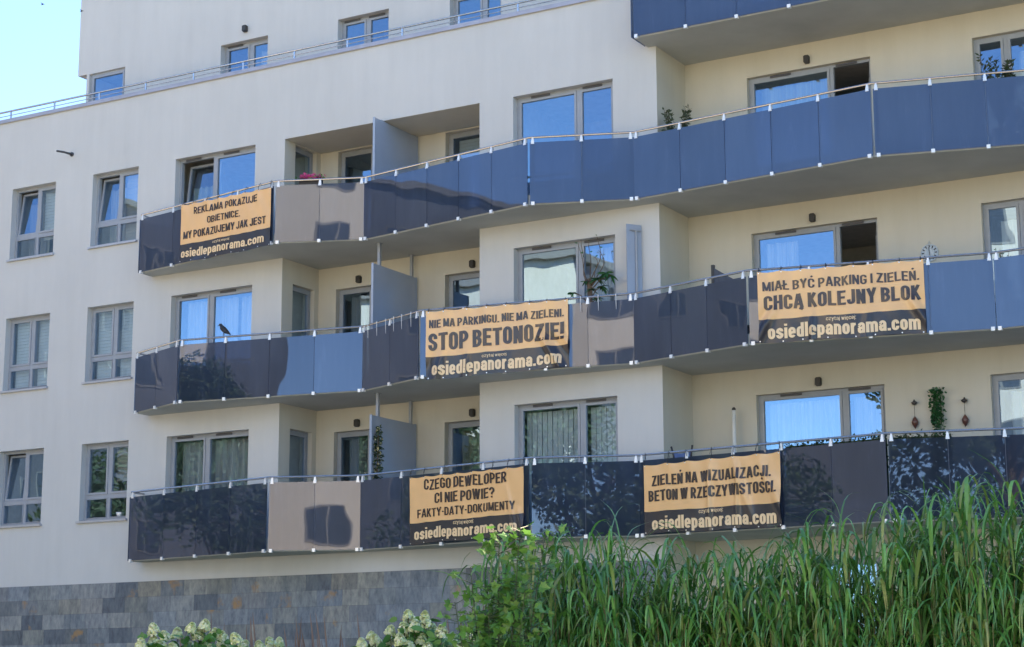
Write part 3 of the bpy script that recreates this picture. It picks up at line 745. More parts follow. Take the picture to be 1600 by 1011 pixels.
            if base == 'm': P.append([(a, h - r)] + arc(a + r, h - r, r, r, 180, 0, 10) + [(2 * a, -s / 2)]); a *= 2
        elif base == 'r': P = [[(0, xh - s / 2), (0, -s / 2)], [(0, h * .62), (a * .35, h * .95), (a * .78, h)]]; a *= .66
        elif base == 's': P = [[(a, h * .70), (a, h - r)] + arc(r, h - r, r, r, 0, 180, 10) + [(0, h * .68), (a * .5, h * .5), (a, h * .32), (a, r)] + arc(r, r, r, r, 0, -180, 10) + [(0, h * .30)]]
        elif base == 'i': a = 0; P = [[(0, xh - s / 2), (0, -s / 2)], [(0, b - s * .35), (0, b + s / 2)]]
        elif base == 'l': a = 0; P = [[(0, b + s / 2), (0, -s / 2)]]
        elif base == 'j': a = 0; P = [[(0, xh - s / 2), (0, -.14), (-.10, -.22)], [(0, b - s * .35), (0, b + s / 2)]]
        elif base == 't': a *= .62; P = [[(a * .35, b * .92), (a * .35, s * .3), (a * .6, 0), (a * 1.1, 0)], [(-s * .4, h), (a + s * .3, h)]]
        elif base == 'z': P = [[(-s * .3, h), (a + s / 2, h)], [(-s * .5, 0), (a + s / 2, 0)], [(a * .98, h), (0, 0)]]
        elif base == 'y': P = [[(0, xh - s / 2), (a / 2, 0)], [(a, xh - s / 2), (a * .38, -.26), (0, -.27)]]
        elif base == 'w': a *= 1.5; P = [[(0, xh - s / 2), (a * .25, -s / 2)], [(a * .5, xh - s / 2), (a * .25, -s / 2)], [(a * .5, xh - s / 2), (a * .75, -s / 2)], [(a, xh - s / 2), (a * .75, -s / 2)]]
    if ch == 'Ą': P = P + [[(a, 0), (a - .05, -.12), (a + .06, -.20)]]
    if ch == 'ę': P = P + [[(a * .7, 0), (a * .5, -.14), (a * .8, -.20)]]
    if ch == 'Ł': P = P + [[(-s * 1.0, b * .36), (a * .75, b * .66)]]
    if ch in 'ĆŃŚ': P = P + [acute(a / 2)]
    return a + s, P
def text_strokes(txt, s, sX):
    """centre lines of a whole line of text, starting at x = 0; returns (width, strokes)"""
    x = 0; out = []; wi = 0; gap = .075
    for ch in txt:
        if ch == ' ': x += .22; wi += 1; continue
        if ch in '•.' : wi += 1
        w, P = glyph(ch, s)
        ra = w - s; st_ = lambda u: u * sX / s if u < 0 else (ra + (u - ra) * sX / s if u > ra else u)
        for p in P: out.append((wi, [(x + sX / 2 + st_(px), s / 2 + py) for px, py in p]))
        x += w - s + sX + gap
        if ch in '•.': wi += 1
    return x - gap, out
def add_line(mb, surf, txt, s0, s1, tcap, tbase, stroke, wid, hgt, fat=1.5):
    """surf(s, t, lift) -> point on the banner; the line fills s0..s1, cap top tcap, base line tbase"""
    sy = (tbase - tcap); sX = stroke
    for _ in range(8):                       # stems keep one real thickness however far the line is stretched
        Wd, strokes = text_strokes(txt, stroke, sX)
        sx = (s1 - s0) / Wd
        sX = .5 * sX + .5 * min(.25, stroke * fat * sy * hgt / (sx * wid))
    hx, hy = sX / 2, stroke / 2
    lift = .007
    for wi, st in strokes:
        pts = [Vector((p[0], p[1])) for p in st]
        if wi not in mb: mb[wi] = MB()
        fine = [pts[0]]
        for p, q in zip(pts[:-1], pts[1:]):
            n = max(1, int((q - p).length / .22))
            for i in range(1, n + 1): fine.append(p + (q - p) * i / n)
        fine = [p for i, p in enumerate(fine) if i == 0 or (p - fine[i - 1]).length > 1e-5]
        L, Rr = [], []
        closed = (fine[0] - fine[-1]).length < 1e-4 and len(fine) > 4
        n = len(fine)
        for i, p in enumerate(fine):
            if closed:
                d0 = (p - fine[i - 1 if i else n - 2]).normalized(); d1 = (fine[i + 1 if i < n - 1 else 1] - p).normalized()
            else:
                d0 = (p - fine[i - 1]).normalized() if i else (fine[1] - p).normalized(); d1 = (fine[i + 1] - p).normalized() if i < n - 1 else d0
            t = (d0 + d1); t = t.normalized() if t.length > 1e-6 else d1
            nrm = Vector((-t.y, t.x)); k = 1 / max(.6, nrm.dot(Vector((-d1.y, d1.x))))
            o_ = Vector((nrm.x * hx, nrm.y * hy)) * k; L.append(p + o_); Rr.append(p - o_)
        f = lambda v: surf(s0 + v.x * sx, tbase - v.y * sy, lift)
        dst = mb[wi] if isinstance(mb, dict) else mb
        for i in range(n - 1):
            dst.face([f(Rr[i]), f(Rr[i + 1]), f(L[i + 1]), f(L[i])])
        lift += .00025
        if lift > .011: lift = .007

# ---------------------------------------------------------------- protest banners
def banner(label, out, fi, m0, m1, ztl, ztr, zbl, zbr, split, lines, railz, folds, tiegap, seed, nt_=7):
    rr = random.Random(seed)
    a, b = out[fi], out[fi + 1]; d, n, L = poly_offset(a, b, 0)
    A = Vector((a[0], a[1])); Wd = m1 - m0
    def disp(s, t):
        z = .007 * math.sin(9 * s + seed) * (.3 + t) + .004 * math.sin(21 * s + 5 * t + seed * 2) + .0025 * math.sin(47 * s - 13 * t + seed) * (1 - .5 * t) + .006 * math.exp(-t / .10) * math.cos(2 * math.pi * s * nt_)
        for (fs, ft, ang, amp, wid) in folds:
            u = (s - fs) * 2.1 * math.cos(ang) + (t - ft) * math.sin(ang)
            v = -(s - fs) * 2.1 * math.sin(ang) + (t - ft) * math.cos(ang)
            fall = max(0, min(1, (v + .05) / .3)) * max(0, min(1, (1.0 - v) / .4))
            z += 1.9 * amp * math.exp(-(u / wid) ** 2) * fall
        return max(z, -.020 + .12 * (z + .020)) if z < -.020 else z
    def surf(s, t, lift=0.0):
        p = A + d * (m0 + s * Wd) + n * (.082 + disp(s, t) + lift)
        zt = ztl + (ztr - ztl) * s; zb = zbl + (zbr - zbl) * s
        sag = -.022 * math.sin(math.pi * (s * nt_ % 1.0)) * (1 - t) + .010 * math.sin(14 * s + seed) * t * t
        return (p.x, p.y, zt + (zb - zt) * t + sag)
    nx_, ny_ = 150, 36
    tt = [split * j / 24 for j in range(25)] + [split + (1 - split) * j / 12 for j in range(1, 13)]
    mb = MB(); hem = .012 / (ztl - zbl)
    for j in range(len(tt) - 1):
        for i in range(nx_):
            mb.face([surf(i / nx_, tt[j + 1]), surf((i + 1) / nx_, tt[j + 1]), surf((i + 1) / nx_, tt[j]), surf(i / nx_, tt[j])], 0 if j < 24 else 1)
    me_o = mb.build('protest_banner', [M_ORANGE, M_NAVY], smooth=False)
    bmw = me_o.data
    import bmesh
    bm = bmesh.new(); bm.from_mesh(bmw); bmesh.ops.remove_doubles(bm, verts=bm.verts, dist=1e-5)
    for f_ in bm.faces: f_.smooth = True
    bm.to_mesh(bmw); bm.free()
    tag(me_o, label, 'banner', 'protest banners tied to the balconies')
    for (txt, s0, s1, tc, tb_, st, ink, nm) in lines:
        words = {}; add_line(words, surf, txt, s0, s1, tc, tb_, st, Wd, ztl - zbl)
        for w_ in words: words[w_].build(nm, M_INK if ink == 0 else M_TAN, me_o)
    for i in range(nt_ + 1):
        s_ = min(.992, max(.008, i / nt_ + rr.uniform(-.02, .02)))
        p = surf(s_, .012, .004); q = A + d * (m0 + s_ * Wd) + n * .055
        tb = MB(); tb.tube([p, ((p[0] + q.x) / 2 + rr.uniform(-.02, .02), (p[1] + q.y) / 2 - .012, (p[2] + railz) / 2), (q.x, q.y, railz + .028), (q.x + rr.uniform(-.03, .03), q.y - .02, railz - .06 - tiegap)], .0055, 5)
        tb.build('cable_tie', M_TIE, me_o)
        for tq in (.018, .982):
            e0 = Vector(surf(s_, tq, .003)); ey = MB(); ey.tube([e0 - Vector((n.x, n.y, 0)) * .002, e0 + Vector((n.x, n.y, 0)) * .004], .011, 10); ey.build('eyelet', M_STEEL, me_o)
    return me_o
DOM, CZ = 'osiedlepanorama.com', 'czytaj więcej:'
banner('orange and black banner reading REKLAMA POKAZUJE OBIETNICE on the top left balcony', OUT13, 0, 1.33, 3.985, 9.775, 9.685, 8.55, 8.505, .69, [
    ('REKLAMA POKAZUJE', .148, .858, .075, .195, .155, 0, 'slogan_lettering'), ('OBIETNICE.', .30, .672, .275, .39, .155, 0, 'slogan_lettering'),
    ('MY POKAZUJEMY JAK JEST', .036, .952, .47, .60, .155, 0, 'slogan_lettering'), (CZ, .37, .56, .715, .76, .105, 1, 'small_lettering'),
    (DOM, .018, .94, .775, .925, .165, 1, 'address_lettering')], 9.80, [(.95, .0, 2.6, .02, .06), (.3, .95, 1.2, .012, .08)], .0, 1)
banner('widest orange banner shouting STOP BETONOZIE! in large letters', OUT2, 3, .135, 2.885, 6.825, 6.845, 5.545, 5.62, .67, [
    ('NIE MA PARKINGU. NIE MA ZIELENI.', .023, .972, .125, .245, .15, 0, 'slogan_lettering'), ('STOP BETONOZIE!', .02, .973, .325, .583, .165, 0, 'slogan_lettering'),
    (CZ, .40, .58, .70, .748, .105, 1, 'small_lettering'), (DOM, .045, .953, .745, .945, .165, 1, 'address_lettering')], 6.855,
    [(.80, .45, -.5, .035, .045), (.88, .50, -.55, -.03, .04), (.95, .5, -.6, .03, .04), (.12, .6, .25, .025, .05), (.30, .62, .15, .018, .04), (.05, .6, .3, -.02, .05)], .0, 2)
banner('orange banner reading MIAŁ BYĆ PARKING I ZIELEŃ on the right of the second balcony', OUT2, 5, .17, 2.88, 6.805, 6.825, 5.60, 5.61, .67, [
    ('MIAŁ BYĆ PARKING I ZIELEŃ.', .03, .972, .137, .27, .15, 0, 'slogan_lettering'), ('CHCĄ KOLEJNY BLOK', .035, .975, .337, .54, .16, 0, 'slogan_lettering'),
    (CZ, .41, .59, .69, .745, .105, 1, 'small_lettering'), (DOM, .055, .968, .745, .945, .165, 1, 'address_lettering')], 6.855,
    [(.10, .5, .45, .035, .045), (.04, .55, .5, -.03, .04), (.33, .62, .05, .03, .03), (.90, .45, -.5, .035, .05), (.97, .5, -.55, -.025, .04), (.66, .65, .1, .015, .05)], .0, 3)
banner('orange banner asking CZEGO DEWELOPER CI NIE POWIE? hung on the lowest balcony', OUT13, 2, 1.30, 3.985, 3.845, 3.85, 2.62, 2.655, .685, [
    ('CZEGO DEWELOPER', .13, .857, .045, .205, .15, 0, 'slogan_lettering'), ('CI NIE POWIE?', .228, .754, .26, .417, .15, 0, 'slogan_lettering'),
    ('FAKTY•DATY•DOKUMENTY', .07, .927, .485, .612, .15, 0, 'slogan_lettering'), (CZ, .40, .575, .70, .755, .105, 1, 'small_lettering'),
    (DOM, .045, .947, .765, .935, .165, 1, 'address_lettering')], 3.985, [(.85, .25, -.25, .012, .04), (.95, .6, -.3, .018, .04)], .02, 4, 7)
banner('orange banner reading ZIELEŃ NA WIZUALIZACJI above the grasses on the lowest balcony', OUT13, 4, .12, 2.74, 3.80, 3.84, 2.62, 2.61, .68, [
    ('ZIELEŃ NA WIZUALIZACJI.', .06, .935, .155, .31, .155, 0, 'slogan_lettering'), ('BETON W RZECZYWISTOŚCI.', .035, .977, .375, .535, .155, 0, 'slogan_lettering'),
    (CZ, .41, .585, .69, .745, .105, 1, 'small_lettering'), (DOM, .057, .965, .76, .95, .165, 1, 'address_lettering')], 3.985,
    [(.49, .1, .02, .022, .03), (.70, .1, .06, .018, .03), (.93, .3, -.35, .03, .05), (.66, .0, -.3, .02, .05), (.85, .1, -.4, .018, .05)], .03, 5, 6)

# ---------------------------------------------------------------- things on the balconies
def leaf(mb, p, d, u, L, w, m=0, droop=0.0, seg=1):
    """a pointed leaf blade from p along d, wide along u"""
    p = Vector(p); d = Vector(d).normalized(); u = Vector(u); u = (u - d * u.dot(d)); u = u.normalized() if u.length > 1e-6 else d.orthogonal()
    if seg == 1:
        mb.face([p, p + d * L * .45 + u * w / 2, p + d * L + Vector((0, 0, -droop * L)), p + d * L * .45 - u * w / 2], m)
    else:
        i = len(mb.v)
        for j in range(seg + 1):
            t = j / seg; c = p + d * L * t + Vector((0, 0, -droop * L * t * t)); ww = w * math.sin(math.pi * (.12 + .88 * t)) ** .8 / 2 if t < 1 else .001
            mb.v += [tuple(c + u * ww), tuple(c - u * ww)]
        for j in range(seg):
            mb.f.append((i + 2 * j, i + 2 * j + 1, i + 2 * j + 3, i + 2 * j + 2)); mb.m.append(m)
def rdir(rr, zlo=-1, zhi=1):
    z = rr.uniform(zlo, zhi); q = rr.uniform(0, 2 * math.pi); k = math.sqrt(max(0, 1 - z * z)); return Vector((k * math.cos(q), k * math.sin(q), z))
def shrub_on(mb, st, rr, base, h, spread, nb, nl, L, w):
    """branches with leaves, upright"""
    for i in range(nb):
        d = rdir(rr, .35, .95); hh = h * rr.uniform(.6, 1)
        p0 = Vector(base); p1 = p0 + Vector((d.x * spread, d.y * spread, hh * .6)); p2 = p1 + Vector((d.x * spread * .5 + rr.uniform(-.03, .03), d.y * spread * .5, hh * .4))
        st.tube([p0, p1, p2], [.008, .006, .003], 4)
        for j in range(nl):
            t = rr.uniform(.25, 1); p = p0.lerp(p1, t / .6) if t < .6 else p1.lerp(p2, (t - .6) / .4)
            leaf(mb, p, rdir(rr, -.2, .9), rdir(rr), L * rr.uniform(.7, 1.2), w)
def potted(name, label, cat, x, y, zf, h, spread, nb, nl, L, w, seed, pot_h=.30, mat=None):
    rr = random.Random(seed); t = thing(name, label, cat, (x, y, zf + EYE))
    pb = MB(); pb.tube([(x, y, zf), (x, y, zf + pot_h * .9), (x, y, zf + pot_h)], [.11, .15, .16], 14); pb.build('pot', M_TERRACOTTA, t, smooth=False)
    lf, st = MB(), MB(); shrub_on(lf, st, rr, (x, y, zf + pot_h), h, spread, nb, nl, L, w)
    lf.build('foliage', mat or M_POTLEAF, t); st.build('stem', M_BARK, t)
potted('potted_shrub', 'small olive-like shrub in a pot in the corner of the third balcony', 'potted plant', -13.28, -.05, F[3], 1.22, .20, 20, 46, .085, .034, 11)
potted('potted_shrub', 'leafy potted shrub in front of the white-curtained window, top right', 'potted plant', -7.62, .35, F[3], 1.30, .19, 24, 50, .09, .04, 12)
potted('potted_conifer', 'tiny dark conifer peeking over the second balcony rail at the right', 'potted plant', -7.62, .0, F[2], .95, .07, 14, 22, .05, .02, 13, .25, M_IVY)
# flower box on the third balcony
t = thing('flower_box', 'dark flower box of pink petunias on the upper left handrail', 'flower box', (-21.1, -.72, 9.62 + EYE))
a, b = OUT13[1], OUT13[2]; d, n, L = poly_offset(a, b, 0); c0 = Vector(a) + d * .46 - n * .10; c1 = Vector(a) + d * .90 - n * .10
bx = MB(); hw = n * .08
bx.prism([tuple(c0 - hw), tuple(c1 - hw), tuple(c1 + hw), tuple(c0 + hw)][::-1], 9.70, 9.84); bx.build('trough', M_TROUGH, t)
fm, lf = MB(), MB(); rr = random.Random(21)
for i in range(90):
    p = c0.lerp(c1, .05 + .9 * rr.random()); q = Vector((p.x + rr.uniform(-.09, .09), p.y + rr.uniform(-.09, .09), 9.83 + rr.uniform(0, .12) * (1 - .5 * abs(rr.uniform(-1, 1)))))
    nn_ = rdir(rr, -.2, 1); u = nn_.orthogonal().normalized(); v = nn_.cross(u)
    for k in range(5):
        q0 = 2 * math.pi * k / 5; q1 = q0 + 1.0; fm.face([q, q + (u * math.cos(q0) + v * math.sin(q0)) * .028, q + (u * math.cos(q0 + .5) + v * math.sin(q0 + .5)) * .036 + nn_ * .008, q + (u * math.cos(q1) + v * math.sin(q1)) * .028])
for i in range(110):
    p = c0.lerp(c1, rr.random()); leaf(lf, (p.x + rr.uniform(-.08, .08), p.y + rr.uniform(-.08, .08), 9.83 + rr.uniform(-.02, .08)), rdir(rr, -.3, .7), rdir(rr), .06, .03)
fm.build('blossom', M_PINK, t); lf.build('foliage', M_HYLEAF, t)
# tall houseplant with bare twisted branches, second balcony
t = thing('houseplant', 'leafy houseplant with bare twisting branches in front of the second floor window', 'potted plant', (-14.98, -.28, F[2] + EYE)); rr = random.Random(5)
X0, Y0, Z0 = -14.98, -.28, F[2]
pb = MB(); pb.tube([(X0, Y0, Z0), (X0, Y0, Z0 + .55), (X0, Y0, Z0 + .62)], [.14, .19, .2], 16); pb.build('pot', M_WHITE, t)
br, lf = MB(), MB()
br.tube([(X0, Y0, Z0 + .6), (X0 + .02, Y0, Z0 + 1.15), (X0, Y0, Z0 + 1.45)], [.055, .05, .035], 7)
for (x1, z1, cx) in ((-.14, 2.2, -.10), (.02, 2.15, .05), (.16, 2.25, .26), (.22, 1.95, .30), (-.22, 2.15, .0), (.10, 1.85, .22)):
    pts = [Vector((X0, Y0, Z0 + 1.3))]
    for j in range(1, 9):
        q = j / 8; pts.append(Vector((X0 + x1 * q + cx * math.sin(q * 3.1) * .5 + .02 * math.sin(9 * q + z1 * 7), Y0 + .04 * math.sin(6 * q + x1 * 20), Z0 + 1.3 + (z1 - 1.3) * q)))
    br.tube(pts, [.011 * (1 - .6 * j / 8) for j in range(9)], 5)
    for j in range(3): leaf(lf, pts[rr.randint(5, 8)], rdir(rr, -.2, .6), rdir(rr), .07, .03)
for (cx, cz, nlv, LL) in ((.18, 1.42, 16, .26), (.36, 1.50, 16, .26), (.46, 1.46, 12, .22), (-.05, 1.40, 8, .18), (-.32, 1.22, 9, .18), (.05, 1.25, 9, .2), (.28, 1.28, 10, .2), (.18, 1.08, 9, .18)):
    c = Vector((X0 + cx, Y0 - .04, Z0 + cz)); br.tube([(X0, Y0, Z0 + cz - .25), ((X0 + c.x) / 2, Y0 - .02, Z0 + cz - .06), c], [.014, .01, .006], 5)
    for j in range(nlv): leaf(lf, c, rdir(rr, -.55, .45), Vector((0, 0, 1)).cross(rdir(rr)), LL * rr.uniform(.5, .85), .045, droop=.35, seg=4)
br.build('branch', M_BARK, t); lf.build('foliage', M_IVY, t)
# bird on the second balcony rail
a, b = OUT2[1], OUT2[2]; d, n, L = poly_offset(a, b, 0); bp = Vector(a) + d * .98 + n * .03
B = MB(); bz = 6.876
def bpt(u, z): return (bp.x + d.x * u, bp.y + d.y * u, bz + z)
B.tube([bpt(.145, .015), bpt(.10, .05), bpt(.05, .085), bpt(.0, .125), bpt(-.04, .165), bpt(-.062, .20), bpt(-.075, .222), bpt(-.10, .225), bpt(-.118, .218)], [.010, .026, .046, .056, .050, .034, .034, .026, .006], 12)
for s_ in (-1, 1): B.tube([bpt(.005, .09), (bpt(-.005, .04)[0] + n.x * .018 * s_, bpt(-.005, .04)[1] + n.y * .018 * s_, bz + .045), (bpt(-.01, 0)[0] + n.x * .018 * s_, bpt(0, 0)[1] + n.y * .018 * s_, bz + .001)], [.014, .006, .005], 6)
bo = B.build('perched_bird', M_BIRD, smooth=True); tag(bo, 'black bird perched on the handrail of the second balcony', 'bird')
bk_ = MB(); bk_.tube([bpt(-.112, .219), bpt(-.152, .205)], [.010, .002], 6); bk_.build('beak', M_BEAK, bo)
wg = MB(); 
for s_ in (-1, 1):
    o_ = n * .050 * s_; P3 = [bpt(-.035, .165), bpt(-.02, .105), bpt(.06, .055), bpt(.135, .012), bpt(.09, .085), bpt(.02, .15)]
    wg.face([(x + o_.x * (1 if 0 < i < 5 else .8), y + o_.y * (1 if 0 < i < 5 else .8), z) for i, (x, y, z) in enumerate(P3)])
wg.build('wing', M_BIRD, bo)
for i, (x, y, z) in enumerate(((-24.6, -6.0, 13.1), (-22.0, -7.0, 11.6), (-20.9, -7.2, 11.2))):
    fb = MB(); fb.tube([(x - .035, y, z), (x, y, z + .003), (x + .035, y, z)], [.003, .012, .002], 6)
    fb.face([(x - .015, y, z + .01), (x + .02, y, z + .01), (x + .005, y + .06, z + .02)]); fb.face([(x - .015, y, z + .01), (x + .005, y - .06, z + .02), (x + .02, y, z + .01)])
    tag(fb.build('flying_bird', M_BIRD), ('tiny dark bird in flight against the sky left of the top storey', 'tiny dark bird flying before the top storey wall, the higher of two', 'tiny dark bird flying above the corner window of the top storey')[i], 'bird', 'distant birds in flight')
# wall clock
cx, cz, y = -9.19, 7.33, D - .02
t = thing('wall_clock', 'pale round clock on the wall above the second balcony rail', 'clock', (cx, D, cz + EYE))
rimpts = [(cx + .145 * math.cos(q * math.pi / 16), y, cz + .145 * math.sin(q * math.pi / 16)) for q in range(33)]
mb = MB(); mb.tube(rimpts, .012, 6, caps=False); mb.tube([(cx + .085 * math.cos(q * math.pi / 16), y, cz + .085 * math.sin(q * math.pi / 16)) for q in range(33)], .006, 6, caps=False)
mb.tube([(cx, y, cz + .15), (cx, y, cz + .215)], [.012, .004], 6); mb.build('rim', M_CLOCK, t, smooth=True)
mb = MB(); mb.tube([(cx, y + .002, cz), (cx, y + .016, cz)], [.138, .138], 32); mb.build('dial', M_CLOCK, t)
mb = MB()
for h_ in range(12):
    q = h_ * math.pi / 6; mb.tube([(cx + .095 * math.cos(q), y - .006, cz + .095 * math.sin(q)), (cx + .132 * math.cos(q), y - .006, cz + .132 * math.sin(q))], .0085, 4)
mb.build('hour_mark', M_DARK, t)
for ang, ln in ((95, .10), (-80, .07)):
    mb = MB(); mb.tube([(cx, y - .012, cz), (cx + ln * math.cos(math.radians(ang)), y - .012, cz + ln * math.sin(math.radians(ang)))], [.006, .003], 5); mb.build('hand', M_DARK, t)
# two hanging ornaments and an artificial vine on the lowest storey wall
for i, (x, zt) in enumerate(((-9.57, 4.765), (-8.71, 4.735))):
    t = thing('hanging_ornament', ('brown drop ornament hanging on a cord left of the green wall vine', 'brown drop ornament hanging on a cord right of the green wall vine')[i], 'ornament', (x, D, zt + EYE), group='drop ornaments either side of the vine')
    y = D - .06
    mb = MB(); mb.tube([(x, y, zt + .05), (x, y, zt + .02), (x, y, zt), (x, y, zt - .03), (x, y, zt - .045)], [.008, .02, .055, .04, .01], 12); mb.tube([(x, y, zt + .02), (x, D, zt + .03)], .008, 6); mb.build('hook_cup', M_DARK, t, smooth=True)
    mb = MB(); mb.tube([(x, y, zt - .04), (x, y, zt - .25)], .004, 5); mb.build('cord', M_DARK, t)
    mb = MB(); mb.tube([(x, y, zt - .24), (x, y, zt - .28), (x, y, zt - .33), (x, y, zt - .38), (x, y, zt - .42), (x, y, zt - .45)], [.008, .035, .06, .048, .02, .004], 12); mb.build('drop', M_BROWN, t, smooth=True)
rr = random.Random(31); t = thing('wall_vine', 'green artificial vine trailing down the wall between two ornaments', 'vine', (-9.15, D, 4.95 + EYE))
lf, st = MB(), MB()
for s_ in range(9):
    x0 = -9.15 + rr.uniform(-.09, .09); ln = rr.uniform(.55, .82); y = D - rr.uniform(.04, .12)
    st.tube([(-9.15, D - .03, 4.96), (x0, y, 4.85), (x0 + rr.uniform(-.02, .02), y, 4.95 - ln)], .004, 4)
    for j in range(46):
        z = 4.97 - ln * (j / 45) ** 1.0; wob = .055 if z > 4.6 else .035
        leaf(lf, (x0 * .9 - 9.15 * .1 + rr.uniform(-wob, wob), y - rr.uniform(0, .05), z), rdir(rr, -.8, .3), rdir(rr), .06, .05)
lf.build('foliage', M_IVY, t); st.build('stem', M_IVY, t)
# ivy column beside the lowest partition screen
t = thing('flower_garland', 'column of dark leaves with pale blossoms against the lowest partition screen', 'garland', (-19.53, -.25, F[1] + EYE)); lf, fm, st = MB(), MB(), MB()
st.tube([(-19.53, -.25, F[1]), (-19.54, -.26, 4.0), (-19.52, -.25, 4.85)], .012, 6)
for j in range(520):
    z = rr.uniform(F[1] + .5, 4.92); r_ = .085 * (1 if z < 4.7 else .6); q = rr.uniform(0, 6.28)
    p = (-19.53 + r_ * math.cos(q) * rr.random() ** .4, -.25 + r_ * math.sin(q) * rr.random() ** .4, z)
    if j % 7: leaf(lf, p, rdir(rr, -.6, .5), rdir(rr), .065, .045)
    else:
        nn_ = rdir(rr); leaf(fm, p, nn_, rdir(rr), .035, .035); leaf(fm, p, rdir(rr), rdir(rr), .035, .03)
lf.build('foliage', M_SHRUB, t); fm.build('blossom', M_YELLOW, t); st.build('stem', M_BARK, t)
# artificial hedge strips along the lowest balcony rail
for (fi, f0, f1, lab) in ((4, .60, .99, 'strip of artificial hedge behind the lowest handrail beside the right banner'), (5, .02, .36, 'short strip of artificial hedge behind the lowest handrail under the wall vine')):
    a, b = OUT13[fi], OUT13[fi + 1]; d, n, L = poly_offset(a, b, 0); rr = random.Random(fi)
    t = thing('hedge_strip', lab, 'artificial hedge', (a[0] + d.x * L * f0, a[1] + d.y * L * f0, 3.3 + EYE), group='artificial hedge strips on the lowest balcony')
    lf, bkm = MB(), MB()
    p0 = Vector(a) + d * L * f0 - n * .03; p1 = Vector(a) + d * L * f1 - n * .03
    for j in range(int(1500 * (f1 - f0) * L / 1.8)):
        p = p0.lerp(p1, rr.random()); z = rr.uniform(3.45, 3.955 + (.06 if rr.random() < .12 else 0))
        leaf(lf, (p.x - n.x * rr.uniform(0, .05), p.y - n.y * rr.uniform(0, .05), z), rdir(rr, -.2, .8), rdir(rr), .06, .035)
    q0, q1 = p0 - n * .06, p1 - n * .06; bkm.prism([tuple(q0), tuple(q1), tuple(q1 - n * .01), tuple(q0 - n * .01)], 3.0, 3.93); bkm.build('backing_mesh', M_SHRUB, t)
    lf.build('foliage', M_SHRUB, t)
# white pole, chairs
t = thing('white_pole', 'thin white pole with a dark rounded cap standing on the lowest balcony', 'pole', (-12.79, 1.0, F[1] + EYE))
mb = MB(); mb.tube([(-12.80, 1.0, F[1]), (-12.79, 1.0, 4.86)], .034, 12); mb.build('shaft', M_WHITE, t, smooth=True)
mb = MB(); mb.ball((-12.79, 1.0, 4.87), .036, .036, .045); mb.build('cap', M_DARK, t, smooth=True)
t = thing('folding_chair', 'black framed folding chair with blue seat back behind the lowest handrail', 'chair', (-13.32, .05, F[1] + EYE))
X, Y, Z = -13.32, .0, F[1]
for s_ in (-1, 1):
    mb = MB(); mb.tube([(X + s_ * .17, Y + .30, Z), (X + s_ * .165, Y + .1, Z + .45), (X + s_ * .16, Y - .02, Z + .9), (X + s_ * .165, Y - .06, Z + 1.12), (X + s_ * .20, Y - .08, Z + 1.29)], .018, 8); mb.build('back_post', M_DARK, t, smooth=True)
    mb = MB(); mb.tube([(X + s_ * .2, Y - .2, Z), (X + s_ * .2, Y + .1, Z + .45), (X + s_ * .2, Y + .35, Z + .62)], .014, 8); mb.build('leg', M_DARK, t, smooth=True)
mb = MB(); mb.box(X - .16, X + .16, Y + .02, Y + .40, Z + .43, Z + .46); mb.build('seat', M_BLUEF, t)
mb = MB()
for j in range(8):
    u0, u1 = j / 8, (j + 1) / 8; zz = lambda u: .035 * math.cos(math.pi * (u - .5)) * -1
    mb.hexa([(X - .16 + .32 * u0, Y - .01 + zz(u0), Z + .70), (X - .16 + .32 * u1, Y - .01 + zz(u1), Z + .70), (X - .16 + .32 * u1, Y + .0 + zz(u1), Z + .70), (X - .16 + .32 * u0, Y + .0 + zz(u0), Z + .70),
             (X - .16 + .32 * u0, Y - .07 + zz(u0), Z + 1.19 + zz(u0)), (X - .16 + .32 * u1, Y - .07 + zz(u1), Z + 1.19 + zz(u1)), (X - .16 + .32 * u1, Y - .06 + zz(u1), Z + 1.19 + zz(u1)), (X - .16 + .32 * u0, Y - .06 + zz(u0), Z + 1.19 + zz(u0))])
mb.build('backrest', M_BLUEF, t)
t = thing('lounge_chair', 'dark lounge chair with raised pointed backrest behind the second balcony rail', 'chair', (-12.4, .2, F[2] + EYE))
X, Y, Z = -12.70, -.05, F[2]
mb = MB(); mb.hexa([(X, Y, Z + .35), (X + .05, Y, Z + .35), (X + .05, Y + .06, Z + .35), (X, Y + .06, Z + .35), (X, Y, Z + 1.48), (X + .05, Y, Z + 1.48), (X + .05, Y + .06, Z + 1.48), (X, Y + .06, Z + 1.48)])
mb.build('back_post', M_DARK, t)
mb = MB(); mb.prism([(X + .05, Y + .01), (X + .62, Y + .01), (X + .62, Y + .05), (X + .05, Y + .05)], Z + .35, Z + .36)
mb.hexa([(X + .052, Y + .01, Z + .37), (X + .60, Y + .01, Z + .37), (X + .60, Y + .05, Z + .37), (X + .052, Y + .05, Z + .37), (X + .052, Y + .01, Z + 1.42), (X + .60, Y + .01, Z + 1.06), (X + .60, Y + .05, Z + 1.06), (X + .052, Y + .05, Z + 1.42)])
mb.build('backrest', M_DARKC, t)
mb = MB(); mb.box(X - .02, X + .65, Y + .08, Y + .75, Z + .30, Z + .36); mb.build('seat', M_DARK, t)
for lx in (X, X + .58):
    for ly in (Y + .1, Y + .68):
        mb = MB(); mb.box(lx, lx + .045, ly, ly + .045, Z, Z + .30); mb.build('leg', M_DARK, t)

